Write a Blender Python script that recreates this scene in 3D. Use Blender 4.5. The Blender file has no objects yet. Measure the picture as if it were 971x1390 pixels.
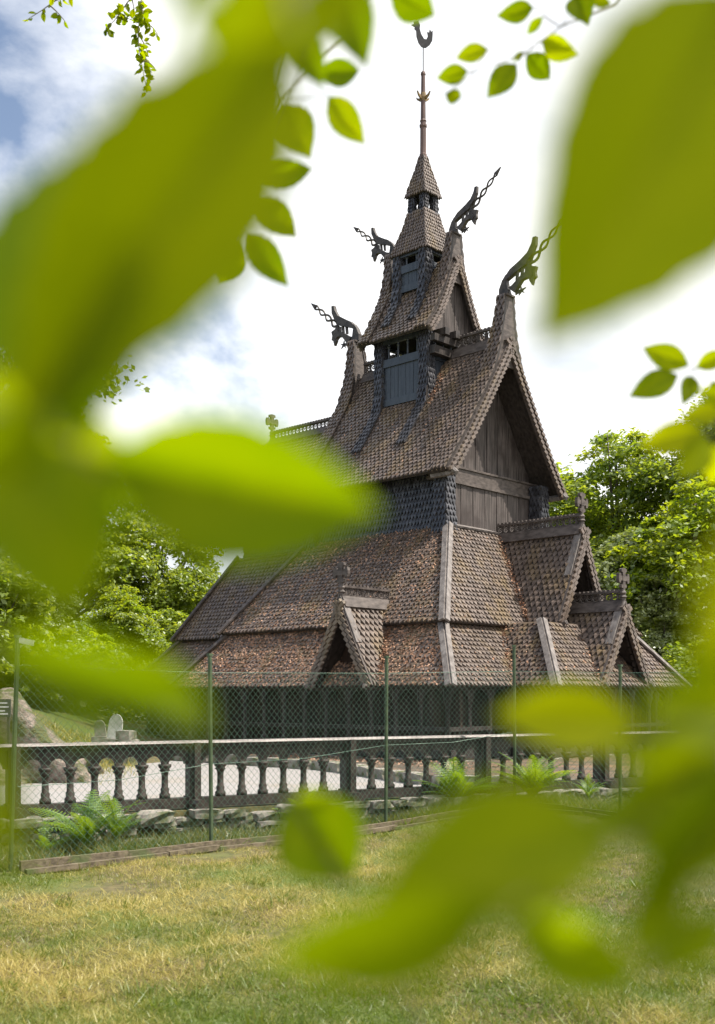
import bpy, math, random
import numpy as np
from mathutils import Vector, Matrix

random.seed(7)
rng = np.random.default_rng(7)
R = math.radians
scene = bpy.context.scene
col = scene.collection

# ------------------------------------------------------------------ camera
F = 1503.0                       # focal length in pixels of the 971 px wide photograph
CX, HY, EYE = 485.5, 945.0, 1.6  # centre column, horizon row, eye height
cam_d = bpy.data.cameras.new('camera')
cam = bpy.data.objects.new('camera', cam_d)
col.objects.link(cam)
cam.location = (0, 0, EYE)
cam.rotation_euler = (R(90), 0, 0)
cam_d.sensor_fit = 'HORIZONTAL'
cam_d.sensor_width = 36
cam_d.lens = 36 * F / 971
cam_d.shift_y = (HY - 695) / 971
cam_d.clip_start = 0.02
cam_d.clip_end = 3000
cam_d.dof.use_dof = True
cam_d.dof.focus_distance = 25
cam_d.dof.aperture_fstop = 5.2
scene.camera = cam

# ------------------------------------------------------------------ sky, sun, exposure
SUN_EL, SUN_AZ = 58, 98          # azimuth clockwise from the viewing direction (+Y)
world = bpy.data.worlds.new('World')
scene.world = world
world.use_nodes = True
wn, wl = world.node_tree.nodes, world.node_tree.links
wn.clear()
w_out = wn.new('ShaderNodeOutputWorld')
w_mix = wn.new('ShaderNodeMixShader')
bg_sky = wn.new('ShaderNodeBackground')
bg_cloud = wn.new('ShaderNodeBackground')
sky = wn.new('ShaderNodeTexSky')
sky.sky_type = 'NISHITA'
sky.sun_disc = False
sky.sun_elevation = R(SUN_EL)
sky.sun_rotation = R(SUN_AZ)
bg_sky.inputs['Strength'].default_value = 0.10
wl.new(sky.outputs[0], bg_sky.inputs['Color'])
tc = wn.new('ShaderNodeTexCoord')
mp = wn.new('ShaderNodeMapping')
mp.inputs['Scale'].default_value = (1.0, 1.0, 1.9)
mp.inputs['Location'].default_value = (0.35, 0.1, 0.2)
wl.new(tc.outputs['Generated'], mp.inputs['Vector'])
nz = wn.new('ShaderNodeTexNoise')
nz.inputs['Scale'].default_value = 2.6
nz.inputs['Detail'].default_value = 9
nz.inputs['Roughness'].default_value = 0.55
nz.inputs['Distortion'].default_value = 0.35
wl.new(mp.outputs[0], nz.inputs['Vector'])
cr = wn.new('ShaderNodeValToRGB')
cr.color_ramp.elements[0].position = 0.29
cr.color_ramp.elements[0].color = (0.05, 0.05, 0.05, 1)
cr.color_ramp.elements[1].position = 0.45
cr.color_ramp.elements[1].color = (1, 1, 1, 1)
sx_ = wn.new('ShaderNodeSeparateXYZ')
wl.new(tc.outputs['Generated'], sx_.inputs[0])
gr = wn.new('ShaderNodeMapRange')
gr.inputs['From Min'].default_value = -0.45
gr.inputs['From Max'].default_value = -0.01
gr.inputs['To Min'].default_value = -0.24
gr.inputs['To Max'].default_value = 0.06
wl.new(sx_.outputs['X'], gr.inputs['Value'])
ad = wn.new('ShaderNodeMath')
wl.new(nz.outputs['Fac'], ad.inputs[0])
wl.new(gr.outputs[0], ad.inputs[1])
wl.new(ad.outputs[0], cr.inputs[0])
nz2 = wn.new('ShaderNodeTexNoise')
nz2.inputs['Scale'].default_value = 5
nz2.inputs['Detail'].default_value = 7
wl.new(mp.outputs[0], nz2.inputs['Vector'])
cr2 = wn.new('ShaderNodeValToRGB')
cr2.color_ramp.elements[0].position = 0.28
cr2.color_ramp.elements[0].color = (0.60, 0.64, 0.70, 1)
cr2.color_ramp.elements[1].position = 0.54
cr2.color_ramp.elements[1].color = (1, 1, 1, 1)
wl.new(nz2.outputs['Fac'], cr2.inputs[0])
wl.new(cr2.outputs[0], bg_cloud.inputs['Color'])
bg_cloud.inputs['Strength'].default_value = 1.02
wl.new(cr.outputs[0], w_mix.inputs[0])
wl.new(bg_sky.outputs[0], w_mix.inputs[1])
wl.new(bg_cloud.outputs[0], w_mix.inputs[2])
wl.new(w_mix.outputs[0], w_out.inputs['Surface'])

sun_d = bpy.data.lights.new('sun', 'SUN')
sun_d.energy = 5.0
sun_d.angle = R(0.6)
sun_d.color = (1.0, 0.93, 0.82)
sun = bpy.data.objects.new('sun', sun_d)
col.objects.link(sun)
sdir = Vector((math.cos(R(SUN_EL)) * math.sin(R(SUN_AZ)), math.cos(R(SUN_EL)) * math.cos(R(SUN_AZ)), math.sin(R(SUN_EL))))
sun.rotation_euler = (-sdir).to_track_quat('-Z', 'Y').to_euler()
sun.location = (10, 0, 30)

scene.view_settings.view_transform = 'Standard'
scene.view_settings.look = 'None'
scene.view_settings.exposure = 0.65
scene.view_settings.gamma = 1.0
scene.view_settings.use_curve_mapping = False
scene.render.resolution_x = 715
scene.render.resolution_y = 1024


def at(x, y, d):
    """photo pixel at depth d -> world point"""
    return Vector(((x - CX) / F * d, d, EYE - (y - HY) / F * d))


# ------------------------------------------------------------------ materials
def mat(name, c1, c2, scale=(4, 4, 4), rough=0.7, bump=0.2, rnd=None, detail=5, c3=None, c3_scale=1.2, c3_lo=0.55,
        c3_hi=0.7, spec=0.4, bdist=0.02, lo=0.35, hi=0.65, c3_map=(1, 1, 1)):
    """noise blend of c1 and c2; rnd=(dark, light) multiplies by the per-piece attribute; c3 = large stains"""
    m = bpy.data.materials.new(name)
    m.use_nodes = True
    n, l = m.node_tree.nodes, m.node_tree.links
    b = n['Principled BSDF']
    b.inputs['Roughness'].default_value = rough
    b.inputs['Specular IOR Level'].default_value = spec
    t = n.new('ShaderNodeTexCoord')
    mp = n.new('ShaderNodeMapping')
    mp.inputs['Scale'].default_value = scale
    l.new(t.outputs['Object'], mp.inputs[0])
    nz = n.new('ShaderNodeTexNoise')
    nz.inputs['Scale'].default_value = 1
    nz.inputs['Detail'].default_value = detail
    nz.inputs['Roughness'].default_value = 0.6
    l.new(mp.outputs[0], nz.inputs['Vector'])
    r = n.new('ShaderNodeValToRGB')
    r.color_ramp.elements[0].position = lo
    r.color_ramp.elements[1].position = hi
    r.color_ramp.elements[0].color = (*c1, 1)
    r.color_ramp.elements[1].color = (*c2, 1)
    l.new(nz.outputs['Fac'], r.inputs[0])
    out = r.outputs[0]
    if c3:
        n3 = n.new('ShaderNodeTexNoise')
        n3.inputs['Scale'].default_value = c3_scale
        n3.inputs['Detail'].default_value = 6
        mp3 = n.new('ShaderNodeMapping')
        mp3.inputs['Scale'].default_value = c3_map
        l.new(t.outputs['Object'], mp3.inputs[0])
        l.new(mp3.outputs[0], n3.inputs['Vector'])
        r3 = n.new('ShaderNodeMapRange')
        r3.inputs['From Min'].default_value = c3_lo
        r3.inputs['From Max'].default_value = c3_hi
        l.new(n3.outputs['Fac'], r3.inputs['Value'])
        mx = n.new('ShaderNodeMixRGB')
        mx.inputs[2].default_value = (*c3, 1)
        l.new(r3.outputs[0], mx.inputs[0])
        l.new(out, mx.inputs[1])
        out = mx.outputs[0]
    if rnd:
        a = n.new('ShaderNodeAttribute')
        a.attribute_name = 'rnd'
        mr = n.new('ShaderNodeMapRange')
        mr.inputs['To Min'].default_value = rnd[0]
        mr.inputs['To Max'].default_value = rnd[1]
        l.new(a.outputs['Fac'], mr.inputs['Value'])
        mx = n.new('ShaderNodeMixRGB')
        mx.blend_type = 'MULTIPLY'
        mx.inputs[0].default_value = 1
        l.new(out, mx.inputs[1])
        l.new(mr.outputs[0], mx.inputs[2])
        out = mx.outputs[0]
    l.new(out, b.inputs['Base Color'])
    if bump:
        bp = n.new('ShaderNodeBump')
        bp.inputs['Strength'].default_value = bump
        bp.inputs['Distance'].default_value = bdist
        l.new(nz.outputs['Fac'], bp.inputs['Height'])
        l.new(bp.outputs[0], b.inputs['Normal'])
    return m


def leaf_mat(name, c1, c2, trans1, trans2, tfac=0.5, gloss=0.06, objrnd=False, scale=2.0, rough=0.45):
    """two sided leaf: diffuse + translucent + a little gloss, tint from the 'rnd' attribute or the object"""
    m = bpy.data.materials.new(name)
    m.use_nodes = True
    n, l = m.node_tree.nodes, m.node_tree.links
    n.clear()
    o = n.new('ShaderNodeOutputMaterial')
    if objrnd:
        src = n.new('ShaderNodeObjectInfo').outputs['Random']
    else:
        a = n.new('ShaderNodeAttribute')
        a.attribute_name = 'rnd'
        src = a.outputs['Fac']
    if objrnd:                                               # blotches and paler side veins over each blade
        tcl = n.new('ShaderNodeTexCoord')
        nzl = n.new('ShaderNodeTexNoise')
        nzl.inputs['Scale'].default_value = 2.6
        nzl.inputs['Detail'].default_value = 4
        l.new(tcl.outputs['Object'], nzl.inputs['Vector'])
        m1 = n.new('ShaderNodeMath'); m1.operation = 'MULTIPLY_ADD'
        l.new(nzl.outputs['Fac'], m1.inputs[0]); m1.inputs[1].default_value = 2.2; m1.inputs[2].default_value = -1.1
        m2 = n.new('ShaderNodeMath'); m2.operation = 'ADD'; m2.use_clamp = True
        l.new(src, m2.inputs[0]); l.new(m1.outputs[0], m2.inputs[1])
        src = m2.outputs[0]
    def mixc(ca, cb):
        x = n.new('ShaderNodeMixRGB')
        x.inputs[1].default_value = (*ca, 1)
        x.inputs[2].default_value = (*cb, 1)
        l.new(src, x.inputs[0])
        return x.outputs[0]
    d = n.new('ShaderNodeBsdfDiffuse')
    l.new(mixc(c1, c2), d.inputs['Color'])
    t = n.new('ShaderNodeBsdfTranslucent')
    l.new(mixc(trans1, trans2), t.inputs['Color'])
    mx = n.new('ShaderNodeMixShader')
    mx.inputs[0].default_value = tfac
    l.new(d.outputs[0], mx.inputs[1])
    l.new(t.outputs[0], mx.inputs[2])
    g = n.new('ShaderNodeBsdfGlossy')
    g.inputs['Roughness'].default_value = rough
    g.inputs['Color'].default_value = (0.9, 0.95, 0.9, 1)
    mg = n.new('ShaderNodeMixShader')
    mg.inputs[0].default_value = gloss
    l.new(mx.outputs[0], mg.inputs[1])
    l.new(g.outputs[0], mg.inputs[2])
    l.new(mg.outputs[0], o.inputs['Surface'])
    return m


M = {}
M['shingle'] = mat('roof_shingle_wood', (0.078, 0.057, 0.046), (0.165, 0.127, 0.106), (9, 9, 9), 0.42, 0.35, rnd=(0.76, 1.18),
                   c3=(0.16, 0.112, 0.058), c3_scale=0.9, c3_lo=0.48, c3_hi=0.72, spec=0.6, c3_map=(2.6, 2.6, 0.5))
M['wall_shingle'] = mat('wall_shingle_tarred', (0.026, 0.026, 0.031), (0.066, 0.066, 0.076), (8, 8, 8), 0.40, 0.35,
                        rnd=(0.6, 1.35), spec=0.6)
M['tar'] = mat('tarred_wood', (0.020, 0.016, 0.014), (0.055, 0.045, 0.040), (14, 14, 2), 0.55, 0.4)
M['board'] = mat('weathered_gable_board', (0.026, 0.021, 0.019), (0.112, 0.092, 0.086), (22, 22, 1.3), 0.7, 0.5,
                 c3=(0.040, 0.030, 0.027), c3_scale=1.8, c3_lo=0.5, c3_hi=0.68)
M['hip'] = mat('grey_weathered_board', (0.10, 0.086, 0.080), (0.215, 0.193, 0.182), (10, 10, 3), 0.7, 0.5)
M['ridge'] = mat('ridge_board_wood', (0.045, 0.035, 0.031), (0.115, 0.094, 0.084), (5, 5, 12), 0.6, 0.4)
M['slate'] = mat('blue_black_panel', (0.028, 0.034, 0.045), (0.052, 0.062, 0.080), (12, 12, 2), 0.42, 0.25, spec=0.6)
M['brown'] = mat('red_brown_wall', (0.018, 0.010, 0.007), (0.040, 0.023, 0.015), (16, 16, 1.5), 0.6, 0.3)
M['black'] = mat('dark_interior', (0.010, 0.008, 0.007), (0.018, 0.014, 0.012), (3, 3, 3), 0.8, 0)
M['stone'] = mat('grey_stone', (0.17, 0.155, 0.135), (0.36, 0.33, 0.29), (7, 7, 7), 0.9, 0.7, c3=(0.09, 0.10, 0.045),
                 c3_scale=3.5, c3_lo=0.5, c3_hi=0.62)
M['rock'] = mat('pink_grey_rock', (0.13, 0.105, 0.085), (0.33, 0.27, 0.23), (7, 7, 9), 0.95, 1.0, c3=(0.10, 0.11, 0.04),
                c3_scale=2.6, c3_lo=0.47, c3_hi=0.6, bdist=0.12, detail=10)
M['pale_stone'] = mat('pale_lichen_stone', (0.42, 0.42, 0.39), (0.66, 0.66, 0.62), (9, 9, 9), 0.85, 0.4)
M['gravel'] = mat('pale_gravel', (0.19, 0.178, 0.17), (0.36, 0.34, 0.33), (30, 30, 30), 0.95, 0.5, c3=(0.27, 0.24, 0.21), c3_scale=0.5)
M['soil'] = mat('lawn_soil', (0.055, 0.045, 0.022), (0.16, 0.13, 0.055), (9, 9, 9), 0.95, 0.8, c3=(0.09, 0.12, 0.025),
                c3_scale=0.7, c3_lo=0.42, c3_hi=0.6)
M['earth'] = mat('brown_earth', (0.05, 0.038, 0.028), (0.13, 0.10, 0.07), (6, 6, 6), 0.95, 0.6, c3=(0.17, 0.105, 0.065), c3_scale=1.5, c3_lo=0.45, c3_hi=0.65)
M['timber'] = mat('edging_timber', (0.070, 0.055, 0.035), (0.18, 0.145, 0.095), (3, 20, 20), 0.85, 0.5, c3=(0.08, 0.10, 0.035),
                  c3_scale=2.2, c3_lo=0.5, c3_hi=0.6)
M['balus'] = mat('dark_baluster_wood', (0.018, 0.013, 0.010), (0.052, 0.040, 0.031), (9, 9, 5), 0.6, 0.4)
M['rail'] = mat('balustrade_rail_wood', (0.10, 0.08, 0.072), (0.30, 0.26, 0.24), (3, 20, 20), 0.5, 0.4)
M['green_metal'] = mat('green_painted_metal', (0.035, 0.060, 0.030), (0.07, 0.10, 0.05), (9, 9, 9), 0.5, 0.1)
M['wire'] = mat('green_coated_wire', (0.045, 0.11, 0.075), (0.09, 0.17, 0.12), (3, 3, 3), 0.45, 0)
M['iron'] = mat('dark_iron', (0.03, 0.028, 0.028), (0.06, 0.055, 0.055), (9, 9, 9), 0.45, 0.1)
M['spire'] = mat('brown_spire_wood', (0.075, 0.045, 0.038), (0.15, 0.095, 0.082), (15, 15, 2), 0.5, 0.3)
M['carving'] = mat('dark_carved_wood', (0.032, 0.027, 0.025), (0.085, 0.072, 0.064), (9, 9, 9), 0.5, 0.4)
M['gold'] = mat('dull_gilding', (0.12, 0.08, 0.035), (0.22, 0.145, 0.05), (9, 9, 9), 0.45, 0.1)
M['litter'] = mat('dead_leaves', (0.30, 0.155, 0.09), (0.50, 0.31, 0.21), (2, 2, 2), 0.8, 0, rnd=(0.55, 1.25))
M['bark'] = mat('bark', (0.055, 0.045, 0.035), (0.15, 0.13, 0.105), (6, 6, 2), 0.9, 0.7)
M['twig'] = mat('twig_bark', (0.10, 0.085, 0.05), (0.17, 0.14, 0.085), (30, 30, 30), 0.7, 0.2)
M['sign'] = mat('dark_sign', (0.03, 0.035, 0.035), (0.05, 0.055, 0.055), (9, 9, 9), 0.5, 0)
M['grey_metal'] = mat('grey_metal', (0.33, 0.33, 0.31), (0.5, 0.5, 0.48), (9, 9, 9), 0.45, 0)
M['leaf'] = leaf_mat('beech_leaf', (0.08, 0.12, 0.0005), (0.13, 0.16, 0.0005), (0.23, 0.34, 0.0), (0.41, 0.47, 0.0), 0.66, 0.004, objrnd=True)
M['leaf_warm'] = leaf_mat('beech_leaf_warm', (0.11, 0.15, 0.002), (0.15, 0.17, 0.002), (0.44, 0.52, 0.0), (0.56, 0.60, 0.0), 0.65, 0.004, objrnd=True)
M['crown'] = leaf_mat('tree_leaves', (0.075, 0.12, 0.012), (0.19, 0.24, 0.028), (0.30, 0.44, 0.02), (0.62, 0.68, 0.04), 0.45, 0.05)
M['crown_pale'] = leaf_mat('tree_leaves_pale', (0.11, 0.14, 0.045), (0.25, 0.28, 0.095), (0.32, 0.42, 0.07), (0.55, 0.60, 0.12), 0.4, 0.08)
M['crown_lime'] = leaf_mat('tree_leaves_lime', (0.10, 0.155, 0.014), (0.19, 0.235, 0.018), (0.36, 0.50, 0.014), (0.58, 0.64, 0.018), 0.5, 0.05)
M['crown_dark'] = leaf_mat('tree_leaves_dark', (0.05, 0.085, 0.012), (0.12, 0.165, 0.024), (0.18, 0.28, 0.015), (0.38, 0.48, 0.03), 0.35, 0.06)
M['fern'] = leaf_mat('fern_green', (0.07, 0.15, 0.012), (0.13, 0.22, 0.02), (0.25, 0.42, 0.01), (0.42, 0.55, 0.015), 0.5, 0.05, objrnd=True)
M['grass'] = leaf_mat('grass_blades', (0.080, 0.125, 0.008), (0.46, 0.375, 0.115), (0.19, 0.28, 0.006), (0.52, 0.43, 0.11), 0.35, 0.04)
M['weed'] = leaf_mat('weed_leaves', (0.055, 0.10, 0.015), (0.24, 0.20, 0.07), (0.16, 0.28, 0.015), (0.36, 0.34, 0.08), 0.4, 0.05)


# ------------------------------------------------------------------ mesh helpers
def V(*a):
    return np.array(a if len(a) > 1 else a[0], float)


def unit(v):
    v = np.asarray(v, float)
    return v / (np.linalg.norm(v) + 1e-12)


def tag(o, label=None, cat=None, group=None, kind=None):
    if label: o['label'] = label
    if cat: o['category'] = cat
    if group: o['group'] = group
    if kind: o['kind'] = kind
    return o


def empty(name, loc=(0, 0, 0), rz=0.0):
    o = bpy.data.objects.new(name, None)
    o.empty_display_size = 0.2
    o.location = loc
    o.rotation_euler = (0, 0, rz)
    col.objects.link(o)
    return o


def link(name, me, parent=None, loc=None):
    o = bpy.data.objects.new(name, me)
    col.objects.link(o)
    if parent: o.parent = parent
    if loc is not None: o.location = loc
    return o


class MB:
    def __init__(s):
        s.v, s.f, s.r = [], [], []

    def add(s, vs, fs, rnd=None):
        k = len(s.v)
        s.v.extend([tuple(map(float, p)) for p in vs])
        rnd = random.random() if rnd is None else rnd
        for f in fs:
            s.f.append(tuple(i + k for i in f))
            s.r.append(rnd)

    def obox(s, c, a, b, d, rnd=None):
        c, a, b, d = map(V, (c, a, b, d))
        vs = [c + i * a + j * b + k * d for k in (-1, 1) for j in (-1, 1) for i in (-1, 1)]
        s.add(vs, [(0, 2, 3, 1), (4, 5, 7, 6), (0, 1, 5, 4), (2, 6, 7, 3), (0, 4, 6, 2), (1, 3, 7, 5)], rnd)

    def box(s, x0, x1, y0, y1, z0, z1, rnd=None):
        s.obox(((x0 + x1) / 2, (y0 + y1) / 2, (z0 + z1) / 2), ((x1 - x0) / 2, 0, 0), (0, (y1 - y0) / 2, 0), (0, 0, (z1 - z0) / 2), rnd)

    def beam(s, p, q, w, h, up=(0, 0, 1), rnd=None):
        p, q = V(p), V(q)
        d = unit(q - p)
        sd = unit(np.cross(d, V(up)))
        u = np.cross(sd, d)
        s.obox((p + q) / 2, (q - p) / 2, sd * w / 2, u * h / 2, rnd)

    def tube(s, pts, rad, n=6, cap=True):
        pts = [V(p) for p in pts]
        if not hasattr(rad, '__len__'): rad = [rad] * len(pts)
        vs, fs = [], []
        ref = None
        for i, p in enumerate(pts):
            t = unit(pts[min(i + 1, len(pts) - 1)] - pts[max(i - 1, 0)])
            if ref is None:
                ref = unit(np.cross(t, V(0.31, 0.17, 0.93) if abs(t[2]) < 0.9 else V(1, 0.1, 0)))
            a = unit(ref - t * np.dot(ref, t))
            ref = a
            b = np.cross(t, a)
            for k in range(n):
                th = 2 * math.pi * k / n
                vs.append(p + rad[i] * (math.cos(th) * a + math.sin(th) * b))
        for i in range(len(pts) - 1):
            for k in range(n):
                fs.append((i * n + k, i * n + (k + 1) % n, (i + 1) * n + (k + 1) % n, (i + 1) * n + k))
        if cap:
            fs.append(tuple(range(n - 1, -1, -1)))
            fs.append(tuple((len(pts) - 1) * n + k for k in range(n)))
        s.add(vs, fs)

    def lathe(s, prof, c=(0, 0, 0), n=10, sq=False):
        """prof = [(radius, z)...] about the z axis at c"""
        vs, fs = [], []
        for r, z in prof:
            for k in range(n):
                th = 2 * math.pi * (k + 0.5) / n
                q = r / max(abs(math.cos(th)), abs(math.sin(th))) if sq else r
                vs.append((c[0] + q * math.cos(th), c[1] + q * math.sin(th), c[2] + z))
        for i in range(len(prof) - 1):
            for k in range(n):
                fs.append((i * n + k, i * n + (k + 1) % n, (i + 1) * n + (k + 1) % n, (i + 1) * n + k))
        fs.append(tuple(range(n - 1, -1, -1)))
        fs.append(tuple((len(prof) - 1) * n + k for k in range(n)))
        s.add(vs, fs)

    def prism(s, poly, o, a, b, d, rnd=None):
        """2D polygon (u,v) -> o + u*a + v*b, extruded by +-d/2"""
        o, a, b, d = map(V, (o, a, b, d))
        n = len(poly)
        vs = [o + u * a + v * b - d / 2 for u, v in poly] + [o + u * a + v * b + d / 2 for u, v in poly]
        fs = [tuple(range(n - 1, -1, -1)), tuple(range(n, 2 * n))]
        fs += [(i, (i + 1) % n, n + (i + 1) % n, n + i) for i in range(n)]
        s.add(vs, fs, rnd)

    def mesh(s, name, m, smooth=False):
        me = bpy.data.meshes.new(name)
        me.from_pydata(s.v, [], s.f)
        a = me.attributes.new('rnd', 'FLOAT', 'FACE')
        a.data.foreach_set('value', s.r)
        if smooth:
            me.polygons.foreach_set('use_smooth', [True] * len(s.f))
        me.materials.append(m)
        me.update()
        return me

    def build(s, name, m, parent=None, smooth=False, kind=None, loc=None):
        o = link(name, s.mesh(name, m, smooth), parent, loc)
        if kind: o['kind'] = kind
        return o


def np_mesh(name, verts, faces_n, m, rnd):
    """verts (N*k,3) grouped k per face"""
    k = faces_n
    n = len(verts) // k
    me = bpy.data.meshes.new(name)
    me.vertices.add(len(verts))
    me.vertices.foreach_set('co', np.asarray(verts, np.float32).ravel())
    me.loops.add(n * k)
    me.loops.foreach_set('vertex_index', np.arange(n * k, dtype=np.int32))
    me.polygons.add(n)
    me.polygons.foreach_set('loop_start', np.arange(0, n * k, k, dtype=np.int32))
    a = me.attributes.new('rnd', 'FLOAT', 'FACE')
    a.data.foreach_set('value', np.asarray(rnd, np.float32))
    me.materials.append(m)
    me.update()
    me.validate()
    return me


# ------------------------------------------------------------------ roofs: profile patches with real shingles
class Patch:
    """prof = [(point at h=0, h_left, h_right)...] from the eave upwards, e = horizontal unit vector"""
    def __init__(s, prof, e, out):
        s.P = [V(p[0]) for p in prof]
        s.hl = [p[1] for p in prof]
        s.hr = [p[2] for p in prof]
        s.e, s.out = unit(e), V(out)
        s.cum = [0.0]
        for i in range(len(s.P) - 1):
            s.cum.append(s.cum[-1] + np.linalg.norm(s.P[i + 1] - s.P[i]))
        s.L = s.cum[-1]

    def ev(s, t):
        tc_ = min(max(t, 0), s.L)
        i = 0
        while i < len(s.P) - 2 and tc_ > s.cum[i + 1]: i += 1
        seg = s.cum[i + 1] - s.cum[i]
        k = (t - s.cum[i]) / seg
        kc = (tc_ - s.cum[i]) / seg
        p = s.P[i] + (s.P[i + 1] - s.P[i]) * k
        tan = unit(s.P[i + 1] - s.P[i])
        n = np.cross(s.e, tan)
        if np.dot(n, s.out) < 0: n = -n
        return p, s.hl[i] + (s.hl[i + 1] - s.hl[i]) * kc, s.hr[i] + (s.hr[i + 1] - s.hr[i]) * kc, tan, n

    def deck(s, mb, th=0.07, steps=1):
        k = len(s.P)
        vs = []
        for off in (0.0, -th):
            for i in range(k):
                _, _, _, tan, n = s.ev(s.cum[i])
                for h in (s.hl[i], s.hr[i]):
                    vs.append(s.P[i] + s.e * h + n * off)
        fs = []
        for i in range(k - 1):
            a = 2 * i
            fs += [(a, a + 1, a + 3, a + 2), (2 * k + a, 2 * k + a + 2, 2 * k + a + 3, 2 * k + a + 1),
                   (a, a + 2, 2 * k + a + 2, 2 * k + a), (a + 1, 2 * k + a + 1, 2 * k + a + 3, a + 3)]
        fs += [(0, 2 * k, 2 * k + 1, 1), (2 * k - 2, 2 * k - 1, 4 * k - 1, 4 * k - 2)]
        mb.add(vs, fs)

    def shingles(s, mb, w=0.115, ex=0.125, th=0.03, lift=0.0, square=False):
        rows = max(1, int(round(s.L / ex)))
        ex = s.L / rows
        for j in range(rows):
            t = j * ex - 0.03
            p0, hl, hr, tan, n = s.ev(t)
            pm, _, _, _, nm = s.ev(t + ex * 0.80)
            p1, _, _, _, n1 = s.ev(min(t + ex * 1.35, s.L))
            cnt = max(1, int(round((hr - hl) / w)))
            ww = (hr - hl) / cnt
            off = 0.5 if j % 2 else 0.0
            for k in range(cnt + (1 if off == 0 else 0)):
                h = hl + (k + off) * ww
                lo, hi = max(h - ww * 0.45, hl), min(h + ww * 0.45, hr)
                if hi - lo < ww * 0.2: continue
                q = th * random.uniform(0.75, 1.35)
                jz = random.uniform(-0.016, 0.016) - (0.05 if random.random() < 0.012 else 0)
                tip = min(max(h, lo), hi)
                a = p1 + s.e * lo + n1 * (lift + 0.003)
                b = p1 + s.e * hi + n1 * (lift + 0.003)
                c = pm + s.e * hi + nm * (lift + q * 0.85)
                d = p0 + s.e * tip + n * (lift + q * 1.15) + tan * jz
                f = pm + s.e * lo + nm * (lift + q * 0.85)
                c2, d2, f2 = c - nm * q, d - n * q, f - nm * q
                mb.add([a, b, c, d, f, c2, d2, f2], [(0, 4, 3, 2, 1), (2, 3, 6, 5), (3, 4, 7, 6), (1, 2, 5), (0, 7, 4)])

    def scatter(s, n, out, tmin=0.0, tmax=1.0, pw=1.0):
        for _ in range(n):
            t = s.L * (tmin + (tmax - tmin) * random.random() ** pw)
            p, hl, hr, tan, nn = s.ev(t)
            out.append((p + s.e * random.uniform(hl, hr) + nn * 0.03, nn, tan))


def line_patch(a0, b0, a1, b1, out, curve=None):
    """planar quad: bottom a0-b0, top a1-b1 (parallel), optional mid points"""
    a0, b0, a1, b1 = map(V, (a0, b0, a1, b1))
    e = unit(b0 - a0)
    def row(a, b):
        o = a - e * np.dot(a, e)
        return (o, np.dot(a, e), np.dot(b, e))
    return Patch([row(a0, b0), row(a1, b1)], e, out)


# ================================================================== GROUND
def bump(x, y, cx, cy, r, h):
    return h * np.exp(-((x - cx) ** 2 + (y - cy) ** 2) / (r * r))


def ground_z(x, y):
    x, y = np.asarray(x, float), np.asarray(y, float)
    z = 0.0 + bump(x, y, 2.6, 14.2, 1.7, 0.19) + 0.02 * np.sin(x * 1.3 + 0.5) * np.cos(y * 0.9)
    z = z + 0.012 * np.sin(x * 4.1 + y * 2.7) + 0.010 * np.sin(x * 7.3 - y * 5.1)
    z = z + bump(x, y, -10.5, 26, 3.6, 1.2) + bump(x, y, -15, 33, 7, 2.2) + bump(x, y, -24, 44, 13, 2.5)
    return z - 0.06 * (y > 16.5)


def build_ground():
    xs = np.unique(np.concatenate([np.linspace(-400, -20, 14), np.linspace(-20, -5, 26), np.linspace(-5, 6, 90), np.linspace(6, 30, 16), np.linspace(30, 400, 12)]))
    ys = np.unique(np.concatenate([np.linspace(-30, 3, 12), np.linspace(3, 16.5, 110), np.linspace(16.6, 60, 36), np.linspace(60, 1200, 16)]))
    X, Y = np.meshgrid(xs, ys)
    Z = ground_z(X, Y)
    vs = np.stack([X, Y, Z], -1).reshape(-1, 3)
    nx, ny = len(xs), len(ys)
    fs = [(j * nx + i, j * nx + i + 1, (j + 1) * nx + i + 1, (j + 1) * nx + i) for j in range(ny - 1) for i in range(nx - 1)]
    mb = MB()
    mb.add(vs, fs, 0.5)
    o = mb.build('ground', M['soil'], smooth=True)
    tag(o, 'dry mown lawn soil and earth sheet under the whole place', None, kind='structure')


build_ground()

# balustrade line: from the photo's vanishing point (bays of 2 m)
BD = V(0.880, 0.474, 0)
BN = V(0.474, -0.880, 0)       # towards the viewer
B1 = V((262 - CX) / F * 12.66, 12.66, 0)


def bal(k, off=0.0, z=0.0):
    return B1 + BD * 2.0 * k + BN * off + V(0, 0, z)


# gravel court behind the balustrade
mb = MB()
q = [bal(-4, -0.05), bal(7, -0.05), bal(7, -0.05) + V(3, 30, 0), bal(-4, -0.05) + V(-1, 12, 0)]
pts = [(p[0], p[1], 0.10) for p in q]
mb.add(pts, [(0, 1, 2, 3)], 0.5)
tag(mb.build('gravel_court', M['gravel']), 'pale gravel courtyard round the church', kind='structure')

# ================================================================== STAVE CHURCH
church = empty('stave_church', (1.796, 28.965, 0.10), math.atan2(-0.6904, 0.7235))
tag(church, 'dark wooden stave church with tiered shingled roofs, dragon heads and slender spire', 'church')
litter_pts = []
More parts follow.
